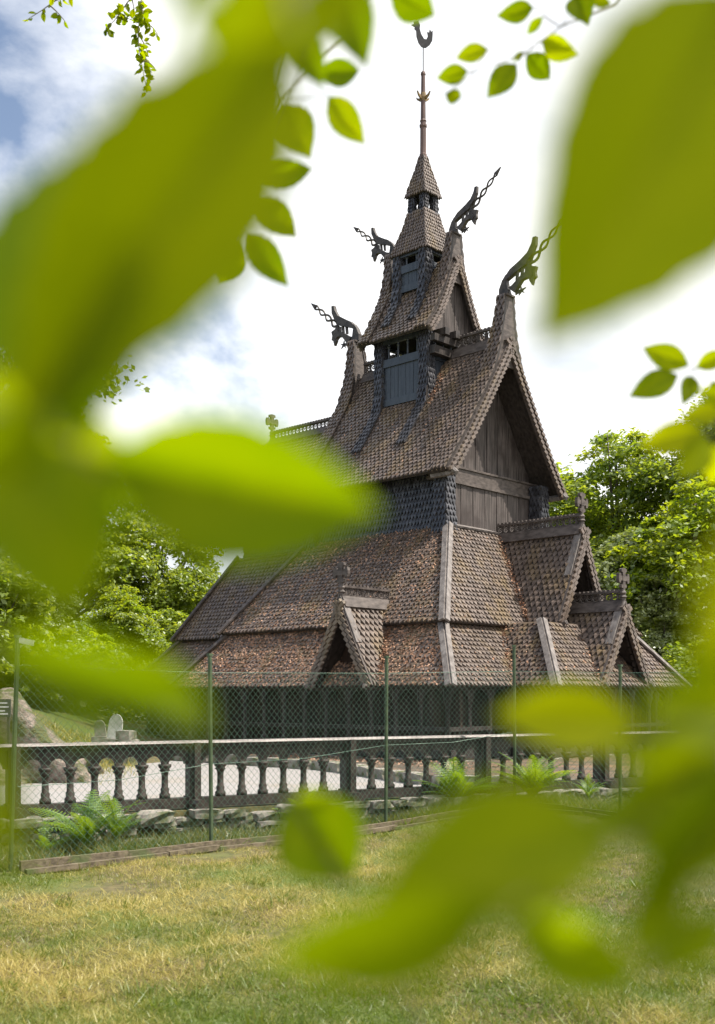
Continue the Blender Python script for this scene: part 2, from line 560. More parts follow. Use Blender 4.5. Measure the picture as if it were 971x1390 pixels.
# low stone-edged terrace the church stands on
TPOLY = [(-10, -6.4), (2.8, -6.4), (6.8, -7.9), (11, -6.5), (11, 7), (-10, 7)]
_c, _s = math.cos(church.rotation_euler.z), math.sin(church.rotation_euler.z)
def c2w(x, y, z=0.0):
    return V(church.location.x + x * _c - y * _s, church.location.y + x * _s + y * _c, 0.10 + z)
mb = MB()
nT = len(TPOLY)
mb.add([c2w(x, y, 0.17) for x, y in TPOLY] + [c2w(x, y, -0.2) for x, y in TPOLY], [tuple(range(nT))] + [(i, i + nT, (i + 1) % nT + nT, (i + 1) % nT) for i in range(nT)])
terrace = tag(mb.build('terrace', M['earth']), 'brown earth terrace round the church foot with a stone edge', kind='structure')
UP = V(0, 0, 1)


def roof_part(name, patches, parent=church, m='shingle', w=0.136, ex=0.126, th=0.032, deck_th=0.07):
    d, s = MB(), MB()
    for p in patches:
        p.deck(d, deck_th)
        p.shingles(s, w, ex, th)
    o = d.build(name, M['tar'], parent)
    s.build('shingles', M[m], o if parent is church else parent, kind='stuff')
    return o


def ring_roof(b, t, zb, zt, sides='NSEW'):
    """b, t = (x0,x1,y0,y1) bottom and top rectangles"""
    ps = {}
    if 'S' in sides: ps['S'] = line_patch((b[0], b[2], zb), (b[1], b[2], zb), (t[0], t[2], zt), (t[1], t[2], zt), (0, -1, 0.5))
    if 'N' in sides: ps['N'] = line_patch((b[0], b[3], zb), (b[1], b[3], zb), (t[0], t[3], zt), (t[1], t[3], zt), (0, 1, 0.5))
    if 'E' in sides: ps['E'] = line_patch((b[1], b[2], zb), (b[1], b[3], zb), (t[1], t[2], zt), (t[1], t[3], zt), (1, 0, 0.5))
    if 'W' in sides: ps['W'] = line_patch((b[0], b[2], zb), (b[0], b[3], zb), (t[0], t[2], zt), (t[0], t[3], zt), (-1, 0, 0.5))
    return ps


def hip_board(p, q, parent, n1, n2, wd=0.12, m='hip'):
    """folded capping board along a hip: two planks leaning on the two slopes"""
    p, q = V(p), V(q)
    d = unit(q - p)
    mb = MB()
    up = unit(V(n1) + V(n2))
    p, q = p - d * 0.06 + up * 0.07, q + d * 0.02 + up * 0.07
    for n in (V(n1), V(n2)):
        n = unit(n)
        sd = unit(np.cross(d, n))
        other = n1 if n is not n1 else n2
        if np.dot(sd, up) > 0: sd = -sd
        a = sd * wd
        t = n * 0.045
        vs = [p, p + a, q + a, q, p + t, p + a + t, q + a + t, q + t]
        mb.add(vs, [(0, 1, 2, 3), (4, 7, 6, 5), (0, 4, 5, 1), (1, 5, 6, 2), (2, 6, 7, 3), (3, 7, 4, 0)])
    return mb.build('corner_board', M[m], parent)


# --- lower gallery: stone footing, walls, posts
OX0, OX1, OY = -4.35, 4.85, 5.0
def gallery_side(p, q, n, nposts, parent, h=1.82, wall='brown'):
    """open gallery: set-back red-brown wall, carved posts with brackets, sill"""
    p, q, n = V(p), V(q), V(n)
    d = unit(q - p)
    L = np.linalg.norm(q - p)
    mb = MB()
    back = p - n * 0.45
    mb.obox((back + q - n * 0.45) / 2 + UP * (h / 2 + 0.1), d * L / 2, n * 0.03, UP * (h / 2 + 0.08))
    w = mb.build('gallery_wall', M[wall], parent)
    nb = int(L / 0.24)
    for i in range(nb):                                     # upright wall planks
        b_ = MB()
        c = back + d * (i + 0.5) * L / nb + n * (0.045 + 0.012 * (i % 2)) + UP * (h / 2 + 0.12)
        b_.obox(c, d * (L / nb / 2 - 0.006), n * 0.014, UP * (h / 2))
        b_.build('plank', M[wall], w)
    for nm, zz, tk, hh, cut in (('gallery_sill', 0.30, 0.09, 0.09, 0.0), ('gallery_rail', 0.82, 0.045, 0.045, 0.01), ('gallery_plate', h - 0.04, 0.08, 0.08, 0.02)):
        sill = MB()
        sill.obox((p + q) / 2 + UP * zz, d * (L / 2 - cut), n * tk, UP * hh)
        sill.build(nm, M['tar'], parent)
    for i in range(nposts + 1):
        c = p + d * L * i / nposts
        pm = MB()
        prof = [(0.085, 0.38), (0.085, 0.55), (0.055, 0.6), (0.048, 1.2), (0.06, 1.25), (0.05, 1.3), (0.09, 1.42), (0.1, h - 0.14)]
        pm.lathe(prof, c, 8)
        for sg in (-1, 1):                                  # curved brackets
            if (i == 0 and sg < 0) or (i == nposts and sg > 0): continue
            hw = L / nposts / 2
            poly = [(0, 0), (0.10, 0.16), (0.2, 0.25), (hw * 0.98, 0.30), (hw * 0.98, 0.34), (0, 0.34)]
            pm.prism([(u * sg, v) for u, v in poly], c + UP * (h - 0.46), d, UP, n * 0.07)
        pm.build('gallery_post', M['tar'], parent)


# stone footing pieces
foot = MB()
def footing(p, q, n):
    p, q, n = V(p), V(q), V(n)
    d = unit(q - p); L = np.linalg.norm(q - p)
    fo = MB()
    fo.obox((p + q) / 2 + UP * 0.08 - n * 0.2, d * L / 2, n * 0.25, UP * 0.08)
    f = fo.build('footing', M['stone'], church)
    t = 0.0
    while t < L - 0.1:
        w = random.uniform(0.3, 0.7); w = min(w, L - t)
        sb = MB()
        c = p + d * (t + w / 2) + n * random.uniform(0.05, 0.1) + UP * 0.08
        blob(sb, c, d * (w / 2 - 0.01), n * 0.10, UP * random.uniform(0.09, 0.13))
        sb.build('stone', M['stone'], f)
        t += w


def blob(mb, c, a, b, d, jit=0.16):
    """rough stone: a box with cut edges and shaken corners"""
    c, a, b, d = map(V, (c, a, b, d))
    vs, idx = [], {}
    for i in (-1, -0.55, 0.55, 1):
        for j in (-1, 1):
            for k in (-1, 0.2, 1):
                sc = 0.78 if abs(i) == 1 else 1.0
                kk = k * (0.8 if abs(i) == 1 else 1)
                idx[(i, j, k)] = len(vs)
                vs.append(c + a * i * random.uniform(1 - jit, 1) + b * j * sc * random.uniform(1 - jit, 1 + jit * 0.3) + d * kk * random.uniform(1 - jit, 1))
    I = (-1, -0.55, 0.55, 1); K = (-1, 0.2, 1)
    fs = []
    for x in range(3):
        for j in (-1, 1):
            for z in range(2):
                f = [idx[(I[x], j, K[z])], idx[(I[x + 1], j, K[z])], idx[(I[x + 1], j, K[z + 1])], idx[(I[x], j, K[z + 1])]]
                fs.append(tuple(f if j < 0 else f[::-1]))
        fs.append((idx[(I[x], -1, 1)], idx[(I[x + 1], -1, 1)], idx[(I[x + 1], 1, 1)], idx[(I[x], 1, 1)]))
        fs.append((idx[(I[x], 1, -1)], idx[(I[x + 1], 1, -1)], idx[(I[x + 1], -1, -1)], idx[(I[x], -1, -1)]))
    for i in (-1, 1):
        for z in range(2):
            f = [idx[(i, -1, K[z])], idx[(i, 1, K[z])], idx[(i, 1, K[z + 1])], idx[(i, -1, K[z + 1])]]
            fs.append(tuple(f[::-1] if i < 0 else f))
    mb.add(vs, fs)


for (xa, ya), (xb, yb) in zip(TPOLY[:3], TPOLY[1:4]):        # kerb stones along the terrace edge
    a_, b_ = c2w(xa, ya), c2w(xb, yb)
    L_ = np.linalg.norm(b_ - a_); d_ = (b_ - a_) / L_; n_ = np.cross(d_, UP)
    t_ = 0.0
    while t_ < L_ - 0.2:
        w_ = random.uniform(0.35, 0.9)
        kb = MB()
        blob(kb, (0, 0, 0), d_ * (w_ / 2 - 0.01), n_ * 0.14, UP * random.uniform(0.11, 0.15))
        o = kb.build('stone', M['stone'], terrace)
        o.location = a_ + d_ * (t_ + w_ / 2) + n_ * random.uniform(0.02, 0.07) + UP * 0.08
        t_ += w_
WI = 0.38                                                    # wall inset from the eave
gal = empty('gallery'); gal.parent = church
gallery_side((OX0 + WI, -OY + WI, 0), (OX1 - WI, -OY + WI, 0), (0, -1, 0), 12, gal)
gallery_side((OX1 - WI, -OY + WI, 0), (OX1 - WI, -2.5, 0), (1, 0, 0), 3, gal)
gallery_side((OX1 - WI, -2.47, 0), (5.52, -2.47, 0), (0, -1, 0), 2, gal)
gallery_side((5.52, -2.47, 0), (5.52, 2.47, 0), (1, 0, 0), 6, gal)
gallery_side((5.52, 2.47, 0), (OX1 - WI, 2.47, 0), (0, 1, 0), 2, gal)
gallery_side((OX1 - WI, 2.5, 0), (OX1 - WI, OY - WI, 0), (1, 0, 0), 3, gal)
gallery_side((-7.6, -3.35, 0), (OX0 + WI, -3.35, 0), (0, -1, 0), 5, gal)
footing((OX0 + WI, -OY + WI - 0.05, 0), (OX1 - WI, -OY + WI - 0.05, 0), (0, -1, 0))
footing((OX1 - WI + 0.05, -OY + WI, 0), (OX1 - WI + 0.05, -2.5, 0), (1, 0, 0))
footing((OX1 - WI, -2.52, 0), (5.52, -2.52, 0), (0, -1, 0))
footing((5.57, -2.47, 0), (5.57, 2.47, 0), (1, 0, 0))
footing((-7.6, -3.40, 0), (OX0 + WI, -3.40, 0), (0, -1, 0))
bk = MB()                                                    # unseen far walls
bk.box(-7.6, 4.3, 4.0, 4.1, 0, 1.85); bk.box(-7.65, -7.6, -3.3, 3.9, 0, 1.85)
bk.build('far_wall', M['brown'], church)

# --- lower tier roof
low = ring_roof((OX0, OX1, -OY, OY), (OX0 + 1.15, OX1 - 1.15, -OY + 1.15, OY - 1.15), 1.72, 3.15)
lowp = ring_roof((4.0, 5.9, -2.85, 2.85), (3.6, 4.78, -1.73, 1.73), 1.722, 3.15, 'NSE')
lowc = ring_roof((-8.1, -3.6, -3.7, 3.7), (-6.95, -3.0, -2.55, 2.55), 1.716, 3.14, 'NSW')
roof_part('lower_roof', list(low.values()))
roof_part('porch_gallery_roof', list(lowp.values()))
roof_part('chancel_gallery_roof', list(lowc.values()))
nS, nE, nW = V(0, -1.43, 1.15), V(1.43, 0, 1.15), V(-1.43, 0, 1.15)
hip_board((OX1, -OY, 1.72), (OX1 - 1.15, -OY + 1.15, 3.15), church, nS, nE)
hip_board((OX0, -OY, 1.72), (OX0 + 1.15, -OY + 1.15, 3.15), church, nS, nW, m='ridge')
hip_board((5.9, -2.85, 1.722), (4.78, -1.73, 3.15), church, nS, nE, 0.12)
hip_board((5.9, 2.85, 1.722), (4.78, 1.73, 3.15), church, V(0, 1.43, 1.15), nE, 0.12)
hip_board((-8.1, -3.7, 1.716), (-6.95, -2.55, 3.14), church, nS, nW, m='ridge')
low['S'].scatter(8500, litter_pts)
low['E'].scatter(350, litter_pts)
lowp['S'].scatter(160, litter_pts)
lowp['E'].scatter(120, litter_pts)
lowc['S'].scatter(500, litter_pts)

# --- second tier roof
t2 = ring_roof((-3.4, 3.95, -4.1, 4.1), (-2.35, 2.35, -2.0, 2.0), 3.10, 5.50)
t2c = ring_roof((-7.2, -2.6, -2.75, 2.75), (-5.87, -2.0, -1.4, 1.4), 3.10, 5.48, 'NSW')
roof_part('aisle_roof', list(t2.values()))
roof_part('chancel_aisle_roof', list(t2c.values()))
mS, mE, mW = V(0, -2.4, 2.1), V(2.4, 0, 1.6), V(-2.4, 0, 1.05)
hip_board((3.95, -4.1, 3.1), (2.35, -2.0, 5.5), church, mS, mE)
hip_board((-3.4, -4.1, 3.1), (-2.35, -2.0, 5.5), church, mS, mW, m='ridge')
hip_board((-7.2, -2.75, 3.1), (-5.87, -1.4, 5.48), church, mS, mW, m='ridge')
t2['S'].scatter(3000, litter_pts)
t2['E'].scatter(90, litter_pts)
t2c['S'].scatter(90, litter_pts)
fl = MB()                                                    # lead flashing at the foot of the gable wall
fl.obox((2.22, -1.05, 5.56), (0.22, 0, -0.07), (0, 0.95, 0), (0.01, 0, 0.02))
fl.build('flashing', M['hip'], church)
fa = MB()                                                    # eave fascia of both tiers (dark undersides)
for (x0, x1, y0, z, ins) in ((-4.3, 4.8, -4.94, 1.66, 0.3), (-3.35, 3.9, -4.04, 3.04, 0.2)):
    fa.box(x0 + ins, x1 - ins, y0 + ins - 0.05, y0 + ins + 0.05, z - 0.02, z + 0.12)
    fa.box(x1 - ins - 0.05, x1 - ins + 0.05, y0 + ins, -y0 - ins, z - 0.02, z + 0.12)
fa.build('eave_beam', M['tar'], church)
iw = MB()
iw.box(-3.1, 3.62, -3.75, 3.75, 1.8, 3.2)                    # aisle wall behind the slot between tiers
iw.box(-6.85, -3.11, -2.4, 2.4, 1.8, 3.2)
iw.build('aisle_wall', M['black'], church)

# --- raised nave: shingled side walls, boarded gable, corner pillars
nw = MB()
nw.box(-2.3, 1.94, -1.93, 1.93, 5.3, 6.95)
nave_wall = nw.build('nave_wall', M['tar'], church)
sh = MB()
for sy in (-1, 1):
    line_patch((-2.2, sy * 2.0, 5.45), (2.2, sy * 2.0, 5.45), (-2.2, sy * 1.96, 6.95), (2.2, sy * 1.96, 6.95), (0, sy, 0)).shingles(sh, 0.105, 0.145, 0.034)
sh.build('shingles', M['wall_shingle'], nave_wall, kind='stuff')


def pillar(x, y, hw, z0, z1, parent, flare=0.0, w=0.105, ex=0.135, m='wall_shingle'):
    """square shingled corner pillar"""
    core, s = MB(), MB()
    core.lathe([(hw + flare, z0), (hw, z0 + (z1 - z0) * 0.35), (hw, z1)], (x, y, 0), 4, True)
    h0 = hw + flare
    for nx, ny in ((1, 0), (-1, 0), (0, 1), (0, -1)):
        e = V(-ny, nx, 0)
        zm = z0 + (z1 - z0) * 0.35
        n = V(nx, ny, 0)
        Patch([(V(x, y, z0) + n * h0, -h0, h0), (V(x, y, zm) + n * hw, -hw, hw), (V(x, y, z1) + n * hw, -hw, hw)], e, n).shingles(s, w, ex, 0.034)
    o = core.build('corner_pillar', M['tar'], parent)
    s.build('shingles', M[m], o, kind='stuff')
    return o


for sx in (-1, 1):
    for sy in (-1, 1):
        pillar(2.2 * sx, 1.94 * sy, 0.17, 5.35, 6.95, church, 0.04)

# main roof -----------------------------------------------------------------
MAIN = [(2.45, 6.72), (1.85, 7.50), (1.2, 8.44), (0.6, 9.36), (0.0, 10.30)]
RX0, RX1 = -2.66, 2.67


def roof_z(prof, y):
    y = abs(y)
    for (a, za), (b, zb) in zip(prof, prof[1:]):
        if b <= y <= a: return za + (zb - za) * (a - y) / (a - b)
    return prof[0][1] if y > prof[0][0] else prof[-1][1]


def gable_roof(name, prof, x0, x1, along='x', c=0.0, **kw):
    ps = []
    for s in (-1, 1):
        if along == 'x':
            ps.append(Patch([((0, c + s * y, z), x0, x1) for y, z in prof], (1, 0, 0), (0, s, 0.4)))
        else:
            ps.append(Patch([((c + s * y, 0, z), x0, x1) for y, z in prof], (0, 1, 0), (s, 0, 0.4)))
    return roof_part(name, ps, **kw), ps


main_roof, mp_ = gable_roof('nave_roof', MAIN, RX0, RX1)
mp_[0].scatter(420, litter_pts)


def gable_trim(prof, x, sx, parent, depth=0.22, neck=None, c=0.0, band=0.42, along='x', scal=0.13, mat_b='ridge', bandshift=0.0):
    """bargeboard with a braided row of scallops, and a raised shingled band that turns up into a neck"""
    pts = [(y, z) for y, z in prof]
    if neck: pts = [p for p in pts if p[0] > neck[0][0] + 0.02] + neck
    P3 = (lambda xx, yy, zz: V(xx, c + yy, zz)) if along == 'x' else (lambda xx, yy, zz: V(c + yy, xx, zz))
    for s in (-1, 1):
        bb, sc, bd = MB(), MB(), MB()
        base = [(y, z) for y, z in prof]
        cen = [P3(x + sx * 0.02, s * y, z + 0.02) for y, z in base]
        for i in range(len(cen) - 1):
            t = unit(cen[i + 1] - cen[i])
            ax = P3(1, 0, 0) - P3(0, 0, 0)
            dn = np.cross(ax, t)
            if dn[2] > 0: dn = -dn
            a, b = cen[i], cen[i + 1]
            th = ax * 0.035
            vs = [a - th, a + th, b + th, b - th, a - th + dn * depth, a + th + dn * depth, b + th + dn * depth, b - th + dn * depth]
            bb.add(vs, [(0, 1, 2, 3), (4, 7, 6, 5), (0, 4, 5, 1), (1, 5, 6, 2), (2, 6, 7, 3), (3, 7, 4, 0)])
            L = np.linalg.norm(b - a)
            k = max(1, int(L / scal))
            for j in range(k):
                m_ = a + (b - a) * (j + 0.5) / k
                for row, (o1, hh) in enumerate(((0.02, 0.05), (depth * 0.62, 0.055))):
                    cc = m_ + dn * (o1 + hh) + ax * sx * (0.055 - 0.008 * row)
                    tl = unit(t + dn * 0.45)
                    sc.obox(cc, tl * (L / k * 0.52), np.cross(ax, tl) * hh * 0.72, ax * 0.022 + tl * 0.012)
        o = bb.build('bargeboard', M[mat_b], parent)
        sc.build('scallops', M['shingle'], o, kind='stuff')
        # raised band along the edge
        if neck:
            def bw(z):
                return band if z <= neck[0][1] else band * (1 - 0.52 * (z - neck[0][1]) / (neck[-1][1] - neck[0][1]))
            prof_b = [(P3(0, s * y, z), x - bw(z) if sx > 0 else x, x if sx > 0 else x + bw(z)) for y, z in pts]
            e = P3(1, 0, 0) - P3(0, 0, 0)
            pa = Patch(prof_b, e, P3(0, s, 0.4) - P3(0, 0, 0))
            for i in range(len(pa.P)):
                pa.P[i] = pa.P[i] + unit(P3(0, s * 0.8, 0.55) - P3(0, 0, 0)) * 0.06
            dk, ss = MB(), MB()
            pa.deck(dk, 0.07); pa.shingles(ss, 0.115, 0.135, 0.032)
            o = dk.build('edge_band', M['tar'], parent)
            ss.build('shingles', M['shingle'], o, kind='stuff')


def neck_face(prof_neck, x, sx, band, parent):
    """closes the two ends of the raised neck between its shingled sides"""
    mb = MB()
    top = prof_neck
    poly = [(-y, z) for y, z in top] + [(y, z) for y, z in reversed(top)]
    mb.prism(poly, (x - sx * 0.03, 0, 0), (0, 1, 0), (0, 0, 1), (0.05, 0, 0))
    (z0, z1) = top[0][1], top[-1][1]
    xin = [x - sx * (band * (1 - 0.52 * (z - z0) / (z1 - z0)) - 0.02) for y, z in top]
    vs = [(xi, -y, z) for xi, (y, z) in zip(xin, top)] + [(xi, y, z) for xi, (y, z) in zip(xin, top)]
    k = len(top)
    mb.add(vs, [(i, i + k, i + k + 1, i + 1) for i in range(k - 1)])
    mb.build('neck_board', M['ridge'], parent)


def dragon(name, x, z, sx, scale, parent):
    """carved dragon head in the x-z plane: curved neck, crest, open jaw, spiked beard, braided tongue"""
    def P(u, v): return (u * scale, v * scale)
    o = empty(name); o.parent = parent
    a, b, th = V(sx, 0, 0), UP, V(0, 0.13 * scale, 0)
    org = V(x, 0, z)
    hd = MB()
    hd.prism([P(*p) for p in [(-0.03, 0), (-0.03, 0.18), (0.06, 0.37), (0.17, 0.50), (0.19, 0.36), (0.22, 0.18), (0.28, 0.0)]], org, a, b, th)
    hd.prism([P(*p) for p in [(0.06, 0.37), (0.30, 0.60), (0.60, 0.74), (0.82, 0.70), (0.78, 0.60), (0.42, 0.47), (0.16, 0.36)]], org, a, b, th * 1.1)
    hd.prism([P(*p) for p in [(0.36, 0.20), (0.24, 0.16), (0.43, 0.0), (0.50, 0.10), (0.64, 0.26), (0.80, 0.28), (0.88, 0.22), (0.96, 0.30), (0.86, 0.44), (0.66, 0.40)]], org, a, b, th)
    for u in (0.44, 0.58, 0.70):                              # teeth / pierced bars
        hd.prism([P(*p) for p in [(u, 0.30), (u + 0.05, 0.30), (u + 0.09, 0.56), (u + 0.03, 0.56)]], org, a, b, th * 0.5)
    hd.prism([P(*p) for p in [(0.80, 0.30), (0.84, 0.30), (0.86, 0.18), (0.94, 0.06), (0.98, 0.20), (1.05, 0.24), (1.02, 0.36), (1.06, 0.48), (0.92, 0.52), (0.86, 0.60), (0.80, 0.6)]], org, a, b, th * 0.7)
    hd.build('head', M['carving'], o)
    cr_ = MB()
    cr_.prism([P(*p) for p in [(0.28, 0.58), (0.60, 0.76), (0.80, 0.88), (0.92, 1.06), (0.96, 1.2), (1.05, 1.2), (1.04, 1.0), (0.95, 0.82), (0.80, 0.68), (0.58, 0.66)]], org, a, b, th * 0.8)
    cr_.build('crest', M['carving'], o)
    bd = MB()
    for ang in range(5):
        an = ang * 2 * math.pi / 5 + 0.4
        cc = (0.60, 0.02)
        bd.prism([P(cc[0] + 0.03 * math.cos(an + 1.3), cc[1] + 0.03 * math.sin(an + 1.3)), P(cc[0] + 0.15 * math.cos(an), cc[1] + 0.12 * math.sin(an)), P(cc[0] + 0.03 * math.cos(an - 1.3), cc[1] + 0.03 * math.sin(an - 1.3))], org, a, b, th * 0.3)
    bd.prism([P(*p) for p in [(0.43, 0.0), (0.60, 0.05), (0.60, 0.0), (0.43, -0.05)]], org, a, b, th * 0.3)
    bd.build('beard', M['carving'], o)
    tg = MB()
    p0, p1 = np.array([0.86, 0.60]), np.array([1.88, 1.48])
    d = unit(p1 - p0); nn = np.array([-d[1], d[0]]); L = np.linalg.norm(p1 - p0) * 0.86
    for ph in (0, math.pi):
        pts = []
        for i in range(22):
            t = i / 21
            w = 0.085 * math.sin(t * math.pi * 3.5 + ph + 0.001) * (1 - 0.35 * t)
            uv = p0 + d * L * t + nn * w
            pts.append(org + a * uv[0] * scale + b * uv[1] * scale + V(0, 0.03 * math.cos(t * math.pi * 3.5 + ph), 0))
        tg.tube(pts, [0.036 * scale * (1 - 0.3 * i / 21) for i in range(22)], 6)
    e0 = p0 + d * L
    tg.prism([P(*(e0 + nn * 0.07 - d * 0.02)), P(*(p1 + d * 0.05)), P(*(e0 - nn * 0.07 - d * 0.02))], org, a, b, th * 0.4)
    tg.build('tongue', M['carving'], o)
    return o


NECK = [(0.52, 9.55), (0.31, 10.15), (0.20, 10.7), (0.14, 11.3)]
gable_trim(MAIN, RX1, 1, main_roof, 0.26, NECK, band=0.45)
gable_trim(MAIN, RX0, -1, main_roof, 0.26, NECK, band=0.45)
for x, sx in ((RX1, 1), (RX0, -1)):
    neck_face(NECK, x, sx, 0.45, main_roof)
    cap = MB(); xc = x - sx * 0.10
    cap.box(xc - 0.15, xc + 0.15, -0.17, 0.17, 11.29, 11.335)
    cap.build('neck_cap', M['ridge'], main_roof)
    dragon('dragon_head', x - sx * 0.25, 11.33, sx, 1.0, church)


def comb(name, p, q, h, parent, board=0.16):
    """ridge comb: solid ridge boards and an openwork crest of rings between two rails"""
    p, q = V(p), V(q)
    d = unit(q - p); L = np.linalg.norm(q - p)
    sd = np.cross(UP, d)
    mb = MB()
    mb.beam(p + UP * (h + 0.02), q + UP * (h + 0.02), 0.10, 0.045)
    mb.beam(p + UP * 0.0, q + UP * 0.0, 0.09, 0.05)
    k = max(2, int(L / (h * 0.82)))
    for i in range(k):
        c = p + d * (i + 0.5) * L / k + UP * h * 0.51
        r = h * 0.36
        pts = [c + d * r * math.cos(a) + UP * r * 1.08 * math.sin(a) for a in np.linspace(0, 2 * math.pi, 11)]
        mb.tube(pts, h * 0.085, 4, False)
        pts = [c + d * r * (0.55 * math.cos(a)) * (1 - 0.1 * a) + UP * r * 0.55 * math.sin(a) * (1 - 0.1 * a) for a in np.linspace(0, 6.5, 9)]
        mb.tube(pts, h * 0.07, 4, False)
        c2 = p + d * i * L / k
        mb.beam(c2 + UP * 0.02, c2 + UP * h, 0.03, 0.03, d)
        c3 = c + d * L / k * 0.5
        for zz in (0.22, 0.8):
            mb.obox(c3 + UP * h * (zz - 0.51) * 1.0, d * h * 0.14, sd * 0.015, UP * h * 0.1)
    n = max(2, int(L / 0.11))
    for i in range(n):                                       # little dentils on top
        mb.obox(p + d * (i + 0.5) * L / n + UP * (h + 0.06), d * L / n * 0.3, sd * 0.035, UP * 0.02)
    o = mb.build(name, M['ridge'], parent)
    if board:
        for s in (-1, 1):
            b_ = MB()
            sl = unit(sd * s * 0.45 - UP * 0.9)
            b_.obox((p + q) / 2 + sd * s * 0.05 + sl * board / 2, d * L / 2, sl * board / 2, np.cross(d, sl) * 0.02)
            b_.build('ridge_board', M['ridge'], o)
    return o


comb('ridge_comb', (0.95, 0, 10.34), (RX1 - 0.45, 0, 10.34), 0.26, church, 0.30)
comb('ridge_comb', (RX0 + 0.45, 0, 10.34), (-1.1, 0, 10.34), 0.26, church, 0.30)

# gable wall: upright boards, cross band, upper boards
def gable_boards(prof, x, ylim, z0, ztop_off, n, parent, m='board', zmax=None, c=0.0):
    for i in range(n):
        ya = -ylim + 2 * ylim * i / n + 0.004
        yb = -ylim + 2 * ylim * (i + 1) / n - 0.004
        mb = MB()
        xo = 0.012 * (i % 2) + random.uniform(0, 0.006)
        za, zb = [min(roof_z(prof, y) - ztop_off, zmax or 99) for y in (ya, yb)]
        if za < z0 and zb < z0: continue
        za, zb = max(za, z0 + 0.01), max(zb, z0 + 0.01)
        mb.prism([(ya, z0), (yb, z0), (yb, zb), (ya, za)], (x + xo, 0, 0), (0, 1, 0), (0, 0, 1), (0.035, 0, 0))
        mb.build('board', M[m], parent)


gw = MB()
gw.prism([(-2.0, 6.7), (2.0, 6.7), (0, 9.8)], (1.80, 0, 0), (0, 1, 0), (0, 0, 1), (0.05, 0, 0))
gw.prism([(-2.0, 6.7), (2.0, 6.7), (0, 9.8)], (-2.2, 0, 0), (0, 1, 0), (0, 0, 1), (0.05, 0, 0))
gable_wall = gw.build('gable_wall', M['tar'], church)
gable_boards([(9, 99), (0, 99)], 1.98, 1.80, 5.46, 0, 15, gable_wall, zmax=6.62)
gable_boards(MAIN, 1.855, 1.95, 6.95, 0.16, 17, gable_wall)
bt = MB()
bt.box(1.82, 2.06, -2.15, 2.15, 6.62, 6.70)
bt.box(1.82, 2.00, -2.1, 2.1, 6.703, 7.0)
bt.box(1.82, 2.04, -2.12, 2.12, 7.003, 7.05)
bt.build('gable_beam', M['ridge'], gable_wall)
for sy in (-1, 1):                                           # carved purlin ends under the eaves
    pe = MB()
    pe.tube([(2.1, sy * 2.28, 6.66), (2.62, sy * 2.28, 6.66), (2.76, sy * 2.28, 6.70), (2.84, sy * 2.28, 6.64), (2.80, sy * 2.28, 6.58)], [0.08, 0.08, 0.07, 0.05, 0.03], 6)
    pe.build('purlin_end', M['hip'], church)

# --- tower: stage one
TX = -0.10
def tower_stage(hw, z0, z_panel0, z_panel1, z1, pw, name, ncol, flare):
    tower = empty(name); tower.parent = church
    core = MB()
    core.box(TX - hw + 0.2, TX + hw - 0.2, -hw + 0.2, hw - 0.2, z0 - 0.5, z_panel1 - 0.05)
    core.box(TX - hw + 0.08, TX + hw - 0.08, -hw + 0.08, hw - 0.08, z1 - 0.04, z1 + 0.05)
    core.build('core', M['black'], tower)
    for sx in (-1, 1):
        for sy in (-1, 1):
            pillar(TX + sx * (hw - pw), sy * (hw - pw), pw, z0, z1, tower, flare)
    for nx, ny in ((0, -1), (0, 1), (1, 0), (-1, 0)):
        n, e = V(nx, ny, 0), V(-ny, nx, 0)
        c = V(TX, 0, 0) + n * (hw - 0.10)
        wid = hw - 2 * pw + 0.02
        pn = MB()
        pn.obox(c + UP * (z_panel0 + z_panel1) / 2, e * wid, n * 0.02, UP * (z_panel1 - z_panel0) / 2)
        po = pn.build('panel', M['slate'], tower)
        kb = max(3, int(2 * wid / 0.13))
        for i in range(kb):
            bb = MB()
            bb.obox(c + e * (-wid + (i + 0.5) * 2 * wid / kb) + n * (0.028 + 0.006 * (i % 2)) + UP * (z_panel0 + z_panel1) / 2, e * (wid / kb - 0.004), n * 0.012, UP * (z_panel1 - z_panel0) / 2)
            bb.build('board', M['slate'], po)
        for off, zz, th, hh in ((0.05, z_panel0 + 0.09, 0.03, 0.09), (0.05, z_panel1 - 0.03, 0.04, 0.10), (0.04, z1 - 0.05, 0.05, 0.06)):
            fr = MB()
            fr.obox(c + n * off + UP * zz, e * wid, n * th, UP * hh)
            fr.build('panel_rail', M['slate'], tower)
        for i in range(ncol):
            cm = MB()
            p_ = c + e * (-wid + (i + 0.5) * 2 * wid / ncol) + UP * z_panel1
            hh = z1 - z_panel1
            cm.lathe([(0.035, 0), (0.035, 0.1), (0.026, 0.13), (0.026, hh * 0.62), (0.045, hh * 0.70), (0.03, hh * 0.76), (0.06, hh)], p_, 8)
            cm.build('colonnette', M['slate'], tower)
    return tower


tw1 = tower_stage(0.90, 8.30, 9.02, 10.16, 10.74, 0.135, 'tower_stage', 4, 0.03)


def strap(x0, x1, prof_pts, sy, parent):
    """shingled strap running from a tower pillar down over the roof below"""
    pa = Patch([((0, sy * y, z), x0, x1) for y, z in prof_pts], (1, 0, 0), (0, sy, 0.4))
    d, s = MB(), MB()
    pa.deck(d, 0.08); pa.shingles(s, 0.11, 0.135, 0.034)
    o = d.build('roof_strap', M['tar'], parent)
    s.build('shingles', M['wall_shingle'], o, kind='stuff')


